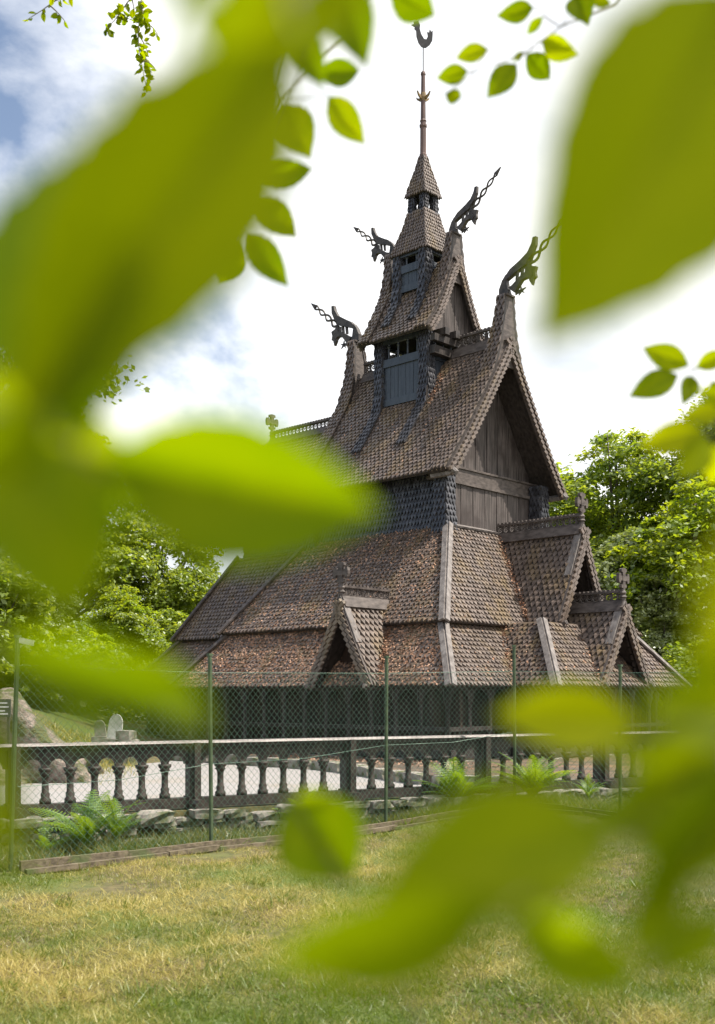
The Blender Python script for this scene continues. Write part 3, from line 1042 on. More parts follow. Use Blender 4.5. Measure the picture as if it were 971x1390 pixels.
for sy in (-1, 1):
    for sx in (-1, 1):
        xc = TX + sx * 0.765
        strap(xc - 0.15, xc + 0.15, [(1.75, roof_z(MAIN, 1.75) + 0.09), (1.25, roof_z(MAIN, 1.25) + 0.10), (0.99, 8.86), (0.93, 9.3)], sy, tw1)
bm = MB()                                                    # beams crossing in front of the tower foot
for yy in (-0.62, -0.2, 0.25):
    bm.box(0.78, 1.22, yy - 0.08, yy + 0.08, 10.55, 10.72)
bm.box(0.95, 1.08, -0.95, 0.95, 10.38, 10.55)
bm.box(0.82, 1.0, -0.85, 0.85, 10.1, 10.3)
bm.build('tower_beam', M['tar'], tw1)

# roof two with its own necks
ROOF2 = [(1.22, 10.66), (0.88, 11.12), (0.58, 11.68), (0.30, 12.30), (0.0, 12.75)]
QX0, QX1 = -1.27, 1.03
roof2, rp2 = gable_roof('tower_roof', ROOF2, QX0, QX1)
rp2[0].scatter(40, litter_pts)
NECK2 = [(0.36, 12.05), (0.24, 12.55), (0.18, 12.95), (0.15, 13.3)]
gable_trim(ROOF2, QX1, 1, roof2, 0.2, NECK2, band=0.34, scal=0.11)
gable_trim(ROOF2, QX0, -1, roof2, 0.2, NECK2, band=0.34, scal=0.11)
g2 = MB()
for xx in (0.80, -1.04):
    g2.prism([(-0.95, 10.7), (0.95, 10.7), (0, 12.5)], (xx, 0, 0), (0, 1, 0), (0, 0, 1), (0.04, 0, 0))
g2o = g2.build('tower_gable', M['tar'], church)
gable_boards(ROOF2, 0.835, 0.95, 10.72, 0.14, 9, g2o)
for x, sx in ((QX1, 1), (QX0, -1)):
    neck_face(NECK2, x, sx, 0.34, roof2)
    cap = MB(); xc = x - sx * 0.08
    cap.box(xc - 0.12, xc + 0.12, -0.15, 0.15, 13.285, 13.32)
    cap.build('neck_cap', M['ridge'], roof2)
    dragon('dragon_head', x - sx * 0.2, 13.315, sx, 0.82, church)

# stage two, pyramid roof, lantern, spire
tw2 = tower_stage(0.56, 11.35, 12.0, 12.62, 13.02, 0.12, 'upper_tower_stage', 2, 0.05)
for sy in (-1, 1):
    for sx in (-1, 1):
        xc = TX + sx * 0.45
        strap(xc - 0.13, xc + 0.13, [(0.98, roof_z(ROOF2, 0.98) + 0.08), (0.72, roof_z(ROOF2, 0.72) + 0.09), (0.61, 11.75), (0.585, 12.1)], sy, tw2)


def pyramid(name, prof, parent=church, w=0.085, ex=0.10):
    ps = []
    for nx, ny in ((0, -1), (0, 1), (1, 0), (-1, 0)):
        n, e = V(nx, ny, 0), V(-ny, nx, 0)
        ps.append(Patch([(V(TX, 0, z) + n * h, -h, h) for h, z in prof], e, n + UP * 0.4))
    return roof_part(name, ps, w=w, ex=ex, th=0.026, deck_th=0.05)


pyramid('pyramid_roof', [(0.62, 12.98), (0.47, 13.42), (0.36, 13.80), (0.29, 14.16)])
lan = empty('lantern'); lan.parent = church
for sx in (-1, 1):
    for sy in (-1, 1):
        pillar(TX + sx * 0.20, sy * 0.20, 0.07, 14.1, 14.62, lan, 0.01, 0.07, 0.09)
lc = MB(); lc.box(TX - 0.10, TX + 0.10, -0.1, 0.1, 14.1, 14.62); lc.box(TX - 0.25, TX + 0.25, -0.25, 0.25, 14.09, 14.2)
lc.box(TX - 0.25, TX + 0.25, -0.25, 0.25, 14.56, 14.61); lc.build('lantern_core', M['black'], lan)
pyramid('spire_roof', [(0.34, 14.56), (0.25, 14.9), (0.16, 15.25), (0.065, 15.66)])
sp = MB()
sp.lathe([(0.10, 15.6), (0.10, 15.7), (0.085, 15.72), (0.08, 16.4), (0.10, 16.43), (0.10, 16.48), (0.075, 16.5), (0.075, 16.56), (0.09, 16.58), (0.07, 16.62),
          (0.062, 17.2), (0.055, 17.78), (0.07, 17.8), (0.06, 17.86), (0.02, 17.9)], (TX, 0, 0), 10)
spire = sp.build('spire_pole', M['spire'], church)
fx = MB()
for an in range(4):
    a = an * math.pi / 2
    d = V(math.cos(a), math.sin(a), 0)
    fx.prism([(0.05, 0), (0.16, 0.03), (0.24, 0.09), (0.20, 0.0), (0.12, -0.06), (0.05, -0.07)], (TX, 0, 17.2), d, UP, np.cross(UP, d) * 0.04)
fx.lathe([(0.07, -0.1), (0.09, 0), (0.07, 0.12)], (TX, 0, 17.2), 8)
fx.build('gilded_collar', M['gold'], spire)
wc = MB()
wc.tube([(TX, 0, 17.85), (TX, 0, 18.55)], 0.014, 6)
# cock in profile, plane turned to face the lawn
ax = unit(V(0.72, 0.69, 0))
cock = [(-0.31, 0.60), (-0.24, 0.63), (-0.25, 0.70), (-0.21, 0.675), (-0.20, 0.74), (-0.165, 0.69), (-0.13, 0.74), (-0.115, 0.67), (-0.08, 0.60), (-0.09, 0.50), (-0.05, 0.36), (0.02, 0.24), (0.08, 0.22),
        (0.12, 0.30), (0.10, 0.42), (0.15, 0.40), (0.17, 0.50), (0.21, 0.42), (0.25, 0.46), (0.25, 0.34), (0.24, 0.20), (0.17, 0.08), (0.06, 0.0), (-0.05, 0.03), (-0.13, 0.14), (-0.18, 0.30), (-0.19, 0.46), (-0.235, 0.50), (-0.225, 0.55)]
wc.prism(cock, (TX, 0, 18.5), ax, UP, np.cross(UP, ax) * 0.03)
wc.build('weathercock', M['iron'], spire)


# --- porches with steep gables
def cross_finial(parent, p, s, along):
    """wheel-like carved cross on a turned stem; along = direction of the gable"""
    e = np.cross(UP, V(along))
    mb = MB()
    p = V(p)
    mb.lathe([(0.07 * s, -0.1), (0.07 * s, 0.05), (0.10 * s, 0.08 * s), (0.06 * s, 0.13 * s), (0.09 * s, 0.18 * s), (0.05 * s, 0.24 * s), (0.05 * s, 0.34 * s)], p, 8)
    c = p + UP * 0.52 * s
    arm = [(0.05, 0.04), (0.06, 0.14), (0.12, 0.16), (0.11, 0.22), (0.04, 0.24), (-0.04, 0.24), (-0.11, 0.22), (-0.12, 0.16), (-0.06, 0.14), (-0.05, 0.04)]
    for k in range(4):
        a = k * math.pi / 2
        u, v = e * math.cos(a) + UP * math.sin(a), -e * math.sin(a) + UP * math.cos(a)
        mb.prism([(x * s, y * s) for x, y in arm], c, u, v, V(along) * 0.08 * s)
    mb.obox(c, e * 0.07 * s, UP * 0.07 * s, V(along) * 0.05 * s)
    pts = [c + e * 0.13 * s * math.cos(a) + UP * 0.13 * s * math.sin(a) for a in np.linspace(0, 2 * math.pi, 13)]
    mb.tube(pts, 0.018 * s, 5, False)
    return mb.build('cross_finial', M['ridge'], parent)


def porch(along, c, x0, x1, half, ze, zr, face, board=0.26):
    """steep gabled roof running x0->x1 (x1 = gable front)"""
    prof = [(half, ze), (half * 0.52, ze + (zr - ze) * 0.46), (0, zr)]
    po = empty('porch'); po.parent = church
    ps = []
    lo, hi = min(x0, x1), max(x0, x1)
    for s in (-1, 1):
        if along == 'x': ps.append(Patch([((0, c + s * y, z), lo, hi) for y, z in prof], (1, 0, 0), (0, s, 0.4)))
        else: ps.append(Patch([((c + s * y, 0, z), lo, hi) for y, z in prof], (0, 1, 0), (s, 0, 0.4)))
    roof_part('porch_roof', ps, parent=po, ex=0.15, w=0.145, th=0.04)
    sx = 1 if x1 > x0 else -1
    gable_trim(prof, x1, sx, po, 0.20, None, c=c, along=along, scal=0.14, mat_b='ridge')
    P3 = (lambda xx, yy, zz: V(xx, c + yy, zz)) if along == 'x' else (lambda xx, yy, zz: V(c + yy, xx, zz))
    axis = P3(1, 0, 0) - P3(0, 0, 0); lat = P3(0, 1, 0) - P3(0, 0, 0)
    # carved inner valance and dark recess wall
    va = MB()
    for s in (-1, 1):
        pts = [(half * 0.86, ze + 0.02), (half * 0.5, ze + (zr - ze) * 0.42), (0.05, zr - 0.28)]
        for (ya, za), (yb, zb) in zip(pts, pts[1:]):
            k = 5
            for j in range(k):
                f0, f1 = j / k, (j + 1) / k
                y0_, z0_ = ya + (yb - ya) * f0, za + (zb - za) * f0
                y1_, z1_ = ya + (yb - ya) * f1, za + (zb - za) * f1
                va.prism([(s * (y0_ + 0.06), z0_ + 0.05), (s * (y1_ + 0.06), z1_ + 0.05), (s * y1_ * 0.86, z1_ - 0.09), (s * (y0_ * 0.80), (z0_ + z1_) / 2 - 0.12), (s * y0_ * 0.88, z0_ - 0.06)],
                         P3(x1 - sx * 0.10, 0, 0), lat, UP, axis * 0.05)
    va.build('valance', M['tar'], po)
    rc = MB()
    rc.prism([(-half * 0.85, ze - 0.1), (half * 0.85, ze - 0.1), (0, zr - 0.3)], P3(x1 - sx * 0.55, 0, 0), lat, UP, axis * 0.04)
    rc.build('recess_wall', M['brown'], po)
    wp = MB()                                                # narrow capping board on the near rake
    for s in (-1, 1):
        wp.beam(P3(x1 - sx * 0.06, s * 0.02, zr + 0.06), P3(x1 - sx * 0.06, s * half * 0.52, prof[1][1] + 0.06), 0.17, 0.035, P3(0, s, 0.5) - P3(0, 0, 0))
    wp.build('rake_board', M['hip'], po)
    comb('ridge_comb', P3(x0, 0, zr + 0.06), P3(x1, 0, zr + 0.06), 0.20, po, board)
    cross_finial(po, P3(x1 - sx * 0.04, 0, zr + 0.08), 0.95, axis)
    for s in (-1, 1):
        pe = MB()
        pe.tube([P3(x1 - sx * 0.3, s * (half - 0.12), ze - 0.03), P3(x1 + sx * 0.06, s * (half - 0.12), ze - 0.03), P3(x1 + sx * 0.16, s * (half - 0.12), ze + 0.01), P3(x1 + sx * 0.2, s * (half - 0.12), ze - 0.05)], [0.06, 0.06, 0.05, 0.03], 6)
        pe.build('purlin_end', M['ridge'], po)
    return po, ps, prof


p1, pp1, pr1 = porch('x', 0, 2.30, 4.75, 1.08, 3.16, 5.42, 1)
p2, pp2, pr2 = porch('x', 0, 4.35, 5.83, 1.12, 1.76, 3.58, 1)
p3, pp3, pr3 = porch('y', 1.90, -3.55, -5.14, 0.99, 1.72, 3.60, -1)
for p_ in (p1, p2, p3): pass
# litter caught in the valleys beside the porches
def valley_litter(pts, n, spread):
    for _ in range(n):
        t = random.random()
        a, b = V(pts[0]), V(pts[1])
        q_ = a + (b - a) * t + V(random.gauss(0, spread), random.gauss(0, spread), 0.04 + abs(random.gauss(0, 0.02)))
        litter_pts.append((q_, V(random.gauss(0, 0.3), random.gauss(0, 0.3), 1), V(1, 0, 0)))
valley_litter([(3.98, -1.12, 3.18), (2.45, -0.18, 5.35)], 420, 0.045)
valley_litter([(4.82, -2.88, 1.78), (3.72, -1.8, 3.14)], 200, 0.04)
valley_litter([(2.92, -4.98, 1.80), (2.30, -4.02, 2.98)], 330, 0.05)
valley_litter([(5.8, -1.1, 1.86), (4.7, -0.3, 3.1)], 160, 0.04)
valley_litter([(0.95, -1.02, 8.72), (0.95, -0.45, 9.62)], 150, 0.04)

# --- chancel: walls, roof, end cross
cw = MB(); cw.box(-5.75, -2.3, -1.32, 1.32, 5.3, 6.55)
cwo = cw.build('chancel_wall', M['tar'], church)
sh = MB()
for sy in (-1, 1):
    line_patch((-5.7, sy * 1.38, 5.45), (-2.35, sy * 1.38, 5.45), (-5.7, sy * 1.36, 6.5), (-2.35, sy * 1.36, 6.5), (0, sy, 0)).shingles(sh, 0.10, 0.135, 0.022)
sh.build('shingles', M['wall_shingle'], cwo, kind='stuff')
CH = [(1.75, 6.45), (0.9, 7.75), (0.0, 9.12)]
chr_, chp = gable_roof('chancel_roof', CH, -6.05, -2.2)
gable_trim(CH, -6.05, -1, chr_, 0.22, None)
cg = MB(); cg.prism([(-1.4, 6.4), (1.4, 6.4), (0, 8.7)], (-5.72, 0, 0), (0, 1, 0), (0, 0, 1), (0.05, 0, 0)); cg.build('chancel_gable', M['board'], church)
comb('ridge_comb', (-6.05, 0, 9.16), (-2.7, 0, 9.16), 0.18, church, 0.22)
cross_finial(church, (-6.02, 0, 9.2), 0.95, V(1, 0, 0))

for _ in range(1500):                                        # and on the terrace
    litter_pts.append((V(random.uniform(-6, 6.5), random.uniform(-6.35, -4.9) - 0.0, 0.185), V(0, 0, 1), V(1, 0, 0)))
# --- dead leaves on the roofs: one uncountable scatter
vs, rn = [], []
for p_, n_, t_ in litter_pts:
    n_ = unit(n_ + rng.normal(0, 0.35, 3)); a_ = unit(np.cross(n_, rng.normal(0, 1, 3))); b_ = np.cross(n_, a_)
    s_ = random.uniform(0.016, 0.036)
    vs += [p_ + a_ * s_, p_ + b_ * s_ * 0.6 + n_ * 0.008, p_ - a_ * s_, p_ - b_ * s_ * 0.6 - n_ * 0.004]
    rn.append(random.random())
me = np_mesh('dead_leaf_litter', np.array(vs), 4, M['litter'], rn)
lo_ = link('dead_leaf_litter', me)
lo_.location = church.location; lo_.rotation_euler = church.rotation_euler
tag(lo_, 'orange brown dead leaves scattered over the church roofs and terrace', 'leaf litter', kind='stuff')

# ================================================================== BALUSTRADE
N_OPEN = 7
bl = empty('balustrade', tuple(bal(0, 0, 0.1)), math.atan2(BD[1], BD[0]))
tag(bl, 'long dark wooden balustrade with arched openings between turned balusters', 'balustrade')
K0, K1 = -3, 6
bp = MB()                                                    # one baluster, about its own base
bp.lathe([(0.062, 0.345), (0.062, 0.39), (0.045, 0.41), (0.05, 0.45), (0.038, 0.47), (0.036, 0.60), (0.040, 0.62), (0.044, 0.645), (0.064, 0.66), (0.05, 0.675), (0.072, 0.70), (0.075, 0.73)], (0, 0, 0), 10)
bal_me = bp.mesh('baluster', M['balus'], True)
pp_ = MB()
pp_.box(-0.065, 0.065, -0.08, 0.08, 0.12, 0.93)
pp_.box(-0.08, 0.08, -0.10, 0.10, 0.22, 0.36)
pp_.box(-0.025, 0.05, -0.135, -0.081, 0.30, 0.97)
pp_.tube([(0.0, 0.05, 0.26), (0.0, -0.30, 0.26)], [0.085, 0.08], 10)
post_me = pp_.mesh('post', M['balus'])
for k in range(K0, K1 + 1):
    link('post', post_me, bl, (2.0 * k, 0, 0))
for k in range(K0, K1):
    s0 = 2.0 * k + 0.068; w = (2.0 - 0.136) / N_OPEN
    for i in range(1, N_OPEN):
        link('baluster', bal_me, bl, (s0 + i * w, 0, 0))
    ab = MB()
    for i in range(N_OPEN):
        x0 = s0 + i * w; r = w / 2 - 0.035; xc = x0 + w / 2
        arc = [(x0, 0.728), (xc - r, 0.728)] + [(xc - r * math.cos(a), 0.728 + r * math.sin(a)) for a in np.linspace(0.15, math.pi - 0.15, 9)] + [(xc + r, 0.728), (x0 + w, 0.728)]
        for (xa, za), (xb, zb) in zip(arc, arc[1:]):
            if xb - xa < 1e-5: continue
            ab.prism([(xa, za), (xb, zb), (xb, 0.925), (xa, 0.925)], (0, 0, 0), (1, 0, 0), (0, 0, 1), (0, 0.07, 0))
    ab.build('arch_board', M['balus'], bl)
    br = MB(); br.box(s0 - 0.001, s0 + 2.0 - 0.137, -0.07, 0.07, 0.235, 0.345); br.build('bottom_rail', M['balus'], bl)
    ur = MB(); ur.box(2.0 * k + 0.002, 2.0 * k + 1.998, -0.085, 0.085, 0.926, 0.965); ur.build('under_rail', M['balus'], bl)
    tr = MB()
    tr.prism([(-0.11, 0), (0.11, 0), (0.09, 0.025), (-0.09, 0.025)], (2.0 * k + 1.0, 0, 0.966), (0, 1, 0), (0, 0, 1), (1.996, 0, 0))
    tr.build('top_rail', M['rail'], bl)

# dry-stone wall under the balustrade
sw = empty('stone_wall', tuple(bal(0, 0, 0.0)), math.atan2(BD[1], BD[0]))
tag(sw, 'low rough dry-stone wall carrying the balustrade, mossy in places', 'wall')
cw_ = MB(); cw_.box(-7, 13, -0.12, 0.3, -0.1, 0.31); cw_.build('core', M['soil'], sw)
for row, z in enumerate((0.02, 0.12, 0.20, 0.275)):
    x = -6.8 + row * 0.13
    while x < 8.5:
        w = random.uniform(0.16, 0.5); h = random.uniform(0.075, 0.125)
        if random.random() > 0.06:
            s_ = MB()
            blob(s_, (0, 0, 0), (w / 2, random.uniform(-0.01, 0.01), 0), (0, random.uniform(0.10, 0.16), 0), (0, 0, h / 2), 0.22)
            o = s_.build('stone', M['stone'], sw)
            o.location = (x + w / 2, -0.16 - (0.12 - row * 0.04) + random.uniform(-0.05, 0.05) + (-0.1 if row == 3 else 0), z + random.uniform(-0.01, 0.015))
            o.rotation_euler = (random.uniform(-0.1, 0.1), random.uniform(-0.06, 0.06), random.uniform(-0.12, 0.12))
        x += w * 0.97

# ================================================================== CHAIN-LINK FENCE
def fpost(x, ytop, ybot, d):
    return (V((x - CX) / F * d, d, 0), EYE - (ybot - HY) / F * d, EYE - (ytop - HY) / F * d)
FP = [(V(-3.07, 10.0, 0), 0.0, 2.13), fpost(285, 890, 1155, 11.4), fpost(525, 893, 1120, 13.1), fpost(698, 878, 1090, 14.2), (V(3.18, 13.4, 0), 0.12, 1.96), (V(4.9, 11.2, 0), 0.0, 1.95)]
FP = [(p, float(ground_z(p[0], p[1])), zt) for p, zb, zt in FP]
TOPS = [1.88, 1.84, 1.87, 1.92, 1.88, 1.85]
fence = empty('chain_link_fence', tuple(FP[1][0]))
tag(fence, 'green chain-link mesh fence on thin steel posts before the balustrade', 'fence')
fo = V(FP[1][0])
for i, (p, zb, zt) in enumerate(FP):
    pm = MB()
    b_ = p - fo + V(0, 0, zb - 0.15)
    t_ = p - fo + V(0, 0, zt)
    b_ = b_ + (V(-0.07, 0, 0) if i == 0 else V(random.uniform(-0.02, 0.02), random.uniform(-0.03, 0.03), 0))
    d = unit(FP[min(i + 1, 5)][0] - FP[max(i - 1, 0)][0])
    pm.tube([b_, t_], 0.021, 8)
    pm.obox(t_ + V(0, 0, 0.01), d * 0.024, np.cross(UP, d) * 0.024, UP * 0.012)
    po = pm.build('post', M['green_metal'], fence)
    if i == 0:
        arm = MB()
        arm.beam(t_ - V(0, 0, 0.02), t_ + V(0.14, 0.02, -0.05), 0.03, 0.05)
        arm.build('arm', M['grey_metal'], po)

# zigzag wires between the posts
for i in range(5):
    a, b = FP[i], FP[i + 1]
    pa, pb = a[0] - fo, b[0] - fo
    L = np.linalg.norm(pb - pa); d = (pb - pa) / L; nrm = np.cross(UP, d)
    za0, zb0 = a[1] + 0.04, b[1] + 0.04
    ztA, ztB = TOPS[i], TOPS[i + 1]
    pitch = 0.037; dz = 0.037
    nw_ = int(L / pitch)
    nv = int((ztA - za0) / dz)
    kk = np.arange(nv + 1)
    verts, faces = [], []
    rad = 0.0020
    V_, F_ = [], []
    for wv in range(nw_):
        hx = wv * pitch + ((kk + wv) % 2) * pitch * 1.04
        hx = np.clip(hx, 0.0, L)
        sag = 0.016 * np.sin(hx * 2.3 + kk * 0.11 + i) + 0.006 * np.sin(hx * 7.1 - kk * 0.3)
        fr = hx / L
        z = (za0 + (zb0 - za0) * fr) + kk / nv * ((ztA + (ztB - ztA) * fr) - (za0 + (zb0 - za0) * fr))
        pts = pa[None] + d[None] * hx[:, None] + nrm[None] * (sag + 0.002 * (kk % 2))[:, None]
        pts[:, 2] = z
        base = len(V_) * (nv + 1) * 3
        offs = np.array([d * rad, (-d * 0.5 + nrm * 0.87) * rad, (-d * 0.5 - nrm * 0.87) * rad]) + UP * 0
        vv = (pts[:, None, :] + offs[None]).reshape(-1, 3)
        V_.append(vv)
        idx = base + np.arange(nv)[:, None] * 3
        for s in range(3):
            s2 = (s + 1) % 3
            F_.append(np.concatenate([idx + s, idx + s2, idx + 3 + s2, idx + 3 + s], 1))
    vv = np.concatenate(V_); ff = np.concatenate(F_)
    me = bpy.data.meshes.new('wire_mesh')
    me.from_pydata(vv.tolist(), [], ff.tolist())
    me.materials.append(M['wire'])
    o = link('wire_mesh', me, fence); o['kind'] = 'stuff'
    zm = 0.9 + 0.12 * (i - 1)
    for path in ([pa + UP * ztA, pb + UP * ztB], [pa + UP * (a[1] + 0.05), pb + UP * (b[1] + 0.05)], [pa + UP * zm, (pa + pb) / 2 + UP * (zm + 0.01), pb + UP * (zm + 0.12)]):
        tw = MB()
        tw.tube(path, 0.003, 5)
        tw.build('tension_wire', M['wire'], fence)

# timber edging at the foot of the fence
for i in range(4):
    ed = empty('timber_edging', tuple(FP[i][0]))
    a, b = FP[i][0] - FP[i][0], FP[i + 1][0] - FP[i][0]
    za, zb = FP[i][1], FP[i + 1][1]
    d = unit(b - a); n = np.cross(d, UP)
    if n[1] > 0: n = -n
    tag(ed, ['weathered edging planks beside the leaning fence post', 'cracked edging planks below the fence at the ferny stone wall', 'edging planks rising along the fence to its corner',
             'short edging planks running from the fence corner past the bright fern'][i], 'edging')
    L = np.linalg.norm(b - a)
    for j, (t0, t1, off, h, th) in enumerate(((0, 0.52, 0.05, 0.10, 0.045), (0.525, 1.0, 0.06, 0.09, 0.045), (0.0, 0.7, 0.16, 0.045, 0.06), (0.72, 1.0, 0.14, 0.05, 0.05))):
        pm = MB()
        p0, p1 = a + d * L * t0 + n * off, a + d * L * t1 + n * (off + 0.02)
        def gz(p): 
            w_ = p + FP[i][0]
            return float(ground_z(w_[0], w_[1]))
        p0 = V(p0[0], p0[1], gz(p0) + h / 2 + 0.0); p1 = V(p1[0], p1[1], gz(p1) + h / 2 + 0.015 * (j % 2))
        pm.beam(p0, p1, th, h)
        pm.build('plank', M['timber'], ed)

# ================================================================== GRASS AND WEEDS
def blades(n, xy, h0, h1, w, lean, dryf):
    """n single-triangle blades"""
    x, y = xy
    z = ground_z(x, y) - 0.005
    h = rng.uniform(h0, h1, n); az = rng.uniform(0, 2 * np.pi, n); ln = rng.uniform(0.2, lean, n)
    base = np.stack([x, y, z], -1)
    a2 = rng.uniform(0, 2 * np.pi, n)
    side = np.stack([np.cos(a2), np.sin(a2), 0 * a2], -1) * w * rng.uniform(0.6, 1.4, n)[:, None]
    tip = base + np.stack([np.cos(az) * h * ln, np.sin(az) * h * ln, h * (1 - 0.35 * np.minimum(ln, 1.6))], -1)
    return np.stack([base - side, base + side, tip], 1).reshape(-1, 3), dryf


def lawn():
    n = 430000
    y = 4.6 + (14.6 - 4.6) * rng.random(n) ** 1.25
    x = rng.uniform(-0.6, 0.6, n) * y
    fx_ = [p[0][0] for p in FP]; fy_ = [p[0][1] for p in FP]
    lim = np.interp(x, [-9] + fx_, [7.0] + fy_) - 0.12
    ok = y < lim
    x, y = x[ok], y[ok]
    clump = (np.sin(x * 2.3 + 1.2 * np.sin(y * 1.9)) + np.sin(y * 3.1 + 0.8 * np.sin(x * 2.7 + 1)) + 0.8 * np.sin(x * 7.1 + y * 5.3) + 0.6 * np.sin(x * 13.1 - y * 11.3)) / 3.4
    n = len(x)
    dry = np.clip(0.54 + 0.66 * clump + rng.normal(0, 0.2, n) - 0.25 * (x > 0.6), 0, 1)
    bare = bump(x, y, -2.15, 9.15, 0.45, 1.0) + bump(x, y, -0.6, 7.5, 0.25, 0.7)
    for _ in range(26):                                      # thin, worn spots where the earth shows
        bare = bare + bump(x, y, rng.uniform(-4, 4), rng.uniform(5, 13.5), rng.uniform(0.08, 0.26), rng.uniform(0.5, 0.95))
    dry = np.clip(dry + 0.35 * np.sin(x * 0.9 + 2.0 * np.sin(y * 0.7)) * np.sin(y * 1.3 + 0.6), 0, 1)
    keep = rng.random(n) > bare * 1.1
    x, y, dry = x[keep], y[keep], dry[keep]
    v, d = blades(len(x), (x, y), 0.018, 0.075, 0.0032, 2.2, dry)
    n2 = 45000
    k2 = rng.integers(0, len(x), n2)
    cl2 = dry[k2] > 0.45
    x2, y2 = x[k2][cl2] + rng.normal(0, 0.03, cl2.sum()), y[k2][cl2] + rng.normal(0, 0.03, cl2.sum())
    v2, d2 = blades(len(x2), (x2, y2), 0.05, 0.11, 0.003, 2.4, np.clip(rng.normal(0.85, 0.15, len(x2)), 0, 1))
    g3 = 9000                                                # taller green tufts
    k3 = rng.integers(0, 260, g3)
    tx, ty = x[rng.integers(0, len(x), 260)], y[rng.integers(0, len(y), 260)]
    ii = rng.integers(0, len(x), 260)
    tx, ty = x[ii], y[ii]
    x3, y3 = tx[k3] + rng.normal(0, 0.06, g3), ty[k3] + rng.normal(0, 0.06, g3)
    v3, d3 = blades(g3, (x3, y3), 0.05, 0.14, 0.0045, 1.2, np.clip(rng.normal(0.15, 0.15, g3), 0, 1))
    g4 = 7000                                                # broad-leaved weeds and clover patches
    ii = rng.integers(0, len(x), 320); k4 = rng.integers(0, 320, g4)
    x4, y4 = x[ii][k4] + rng.normal(0, 0.045, g4), y[ii][k4] + rng.normal(0, 0.045, g4)
    v4, d4 = blades(g4, (x4, y4), 0.02, 0.05, 0.011, 2.0, np.clip(rng.normal(0.12, 0.1, g4), 0, 1))
    v, d = np.concatenate([v, v2, v3, v4]), np.concatenate([d, d2, d3, d4])
    o = link('lawn_grass', np_mesh('lawn_grass', v, 3, M['grass'], d))
    tag(o, 'dry yellow and green mown grass on the lawn before the fence', 'grass', kind='stuff')


lawn()


def verge():
    """long grass and weeds between the fence and the stone wall"""
    n = 42000
    u = rng.uniform(-3.2, 3.2, n)
    t = rng.random(n)
    a = B1[None] + BD[None] * (u * 2.0)[:, None] + BN[None] * 0.34
    fx_ = [p[0][0] for p in FP]; fy_ = [p[0][1] for p in FP]
    fyy = np.interp(a[:, 0], fx_, fy_)
    x = a[:, 0] + 0.05 * rng.normal(0, 1, n)
    y = a[:, 1] + (fyy - a[:, 1]) * t
    ok = fyy < a[:, 1]
    cl = np.sin(x * 3.1) + np.sin(x * 7.7 + y * 3) + np.sin(y * 5.1)
    ok &= (cl > -1.2) & (fyy + 0.1 < y + 0.1)
    x, y = x[ok], y[ok]
    v, d = blades(len(x), (x, y), 0.05, 0.27, 0.005, 1.6, np.clip(rng.normal(0.42, 0.33, len(x)), 0, 1))
    m_ = 9000
    ii = rng.integers(0, len(x), 130); k4 = rng.integers(0, 130, m_)
    v2, d2 = blades(m_, (x[ii][k4] + rng.normal(0, 0.06, m_), y[ii][k4] + rng.normal(0, 0.06, m_)), 0.05, 0.20, 0.018, 1.8, np.clip(rng.normal(0.3, 0.3, m_) + 0.4 * (k4 % 4 == 0), 0, 1))
    v, d = np.concatenate([v, v2]), np.concatenate([d, d2])
    o = link('verge_grass', np_mesh('verge_grass', v, 3, M['weed'], d))
    tag(o, 'long green grass and weeds between fence and stone wall', 'grass', kind='stuff')


verge()
n_ = 9000
gx, gy = rng.uniform(-8.5, -3.6, n_), rng.uniform(18.5, 27, n_)
ok_ = gx < -0.155 * gy - 1.0
gv, gd = blades(int(ok_.sum()), (gx[ok_], gy[ok_]), 0.08, 0.32, 0.010, 1.4, np.clip(rng.normal(0.6, 0.3, int(ok_.sum())), 0, 1))
tag(link('bank_grass', np_mesh('bank_grass', gv, 3, M['grass'], gd)), 'rough yellow-green grass round the rock outcrop and gravestones', 'grass', kind='stuff')


# ================================================================== FERNS
def frond_mesh(name, L=0.6, n=17):
    mb = MB()
    def rach(t):
        return V(L * (0.30 * t + 0.42 * t * t), 0, L * (1.05 * t - 0.42 * t * t))
    pts = [rach(i / 12) for i in range(13)]
    mb.tube(pts, [0.006 * (1 - 0.8 * i / 12) for i in range(13)], 4)
    for i in range(n):
        t = 0.16 + 0.82 * i / (n - 1)
        p = rach(t); tan = unit(rach(min(t + 0.02, 1)) - rach(t - 0.02))
        ln = L * 0.25 * math.sin(min(1, (t - 0.05) * 1.6) * math.pi / 2 * 1.0) * (1 - t) ** 0.6 + 0.012
        for s in (-1, 1):
            sd = unit(V(0, s, 0) + tan * 0.35 - UP * 0.12)
            seg = 5
            for k in range(seg):                             # toothed pinna: small overlapping lobes
                f0, f1 = k / seg, (k + 1) / seg
                wdt = L * 0.028 * (1 - f0) + 0.004
                a = p + sd * ln * f0; b = p + sd * ln * f1
                mb.add([a, a + tan * wdt + sd * ln * 0.09, b, a - tan * wdt + sd * ln * 0.09], [(0, 1, 2, 3)])
    return mb.mesh(name, M['fern'])


fronds = [frond_mesh('frond', 0.62), frond_mesh('frond', 0.5, 14)]


def fern(x, y, d, size, n, label, z=None):
    p = at(x, y, d)
    zz = float(ground_z(p.x, p.y)) if z is None else z
    o = empty('fern', (p.x, p.y, zz))
    tag(o, label, 'fern', 'ferns along the stone wall')
    n = int(n * 1.8)
    for i in range(n):
        f = link('frond', fronds[i % 2], o)
        s = 1.2 * size * random.uniform(0.55, 1.15)
        f.scale = (s, s, s)
        f.rotation_euler = (random.uniform(-0.25, 0.25), random.uniform(-0.4, 0.4), 2 * math.pi * i / n + random.uniform(-0.3, 0.3))
    return o


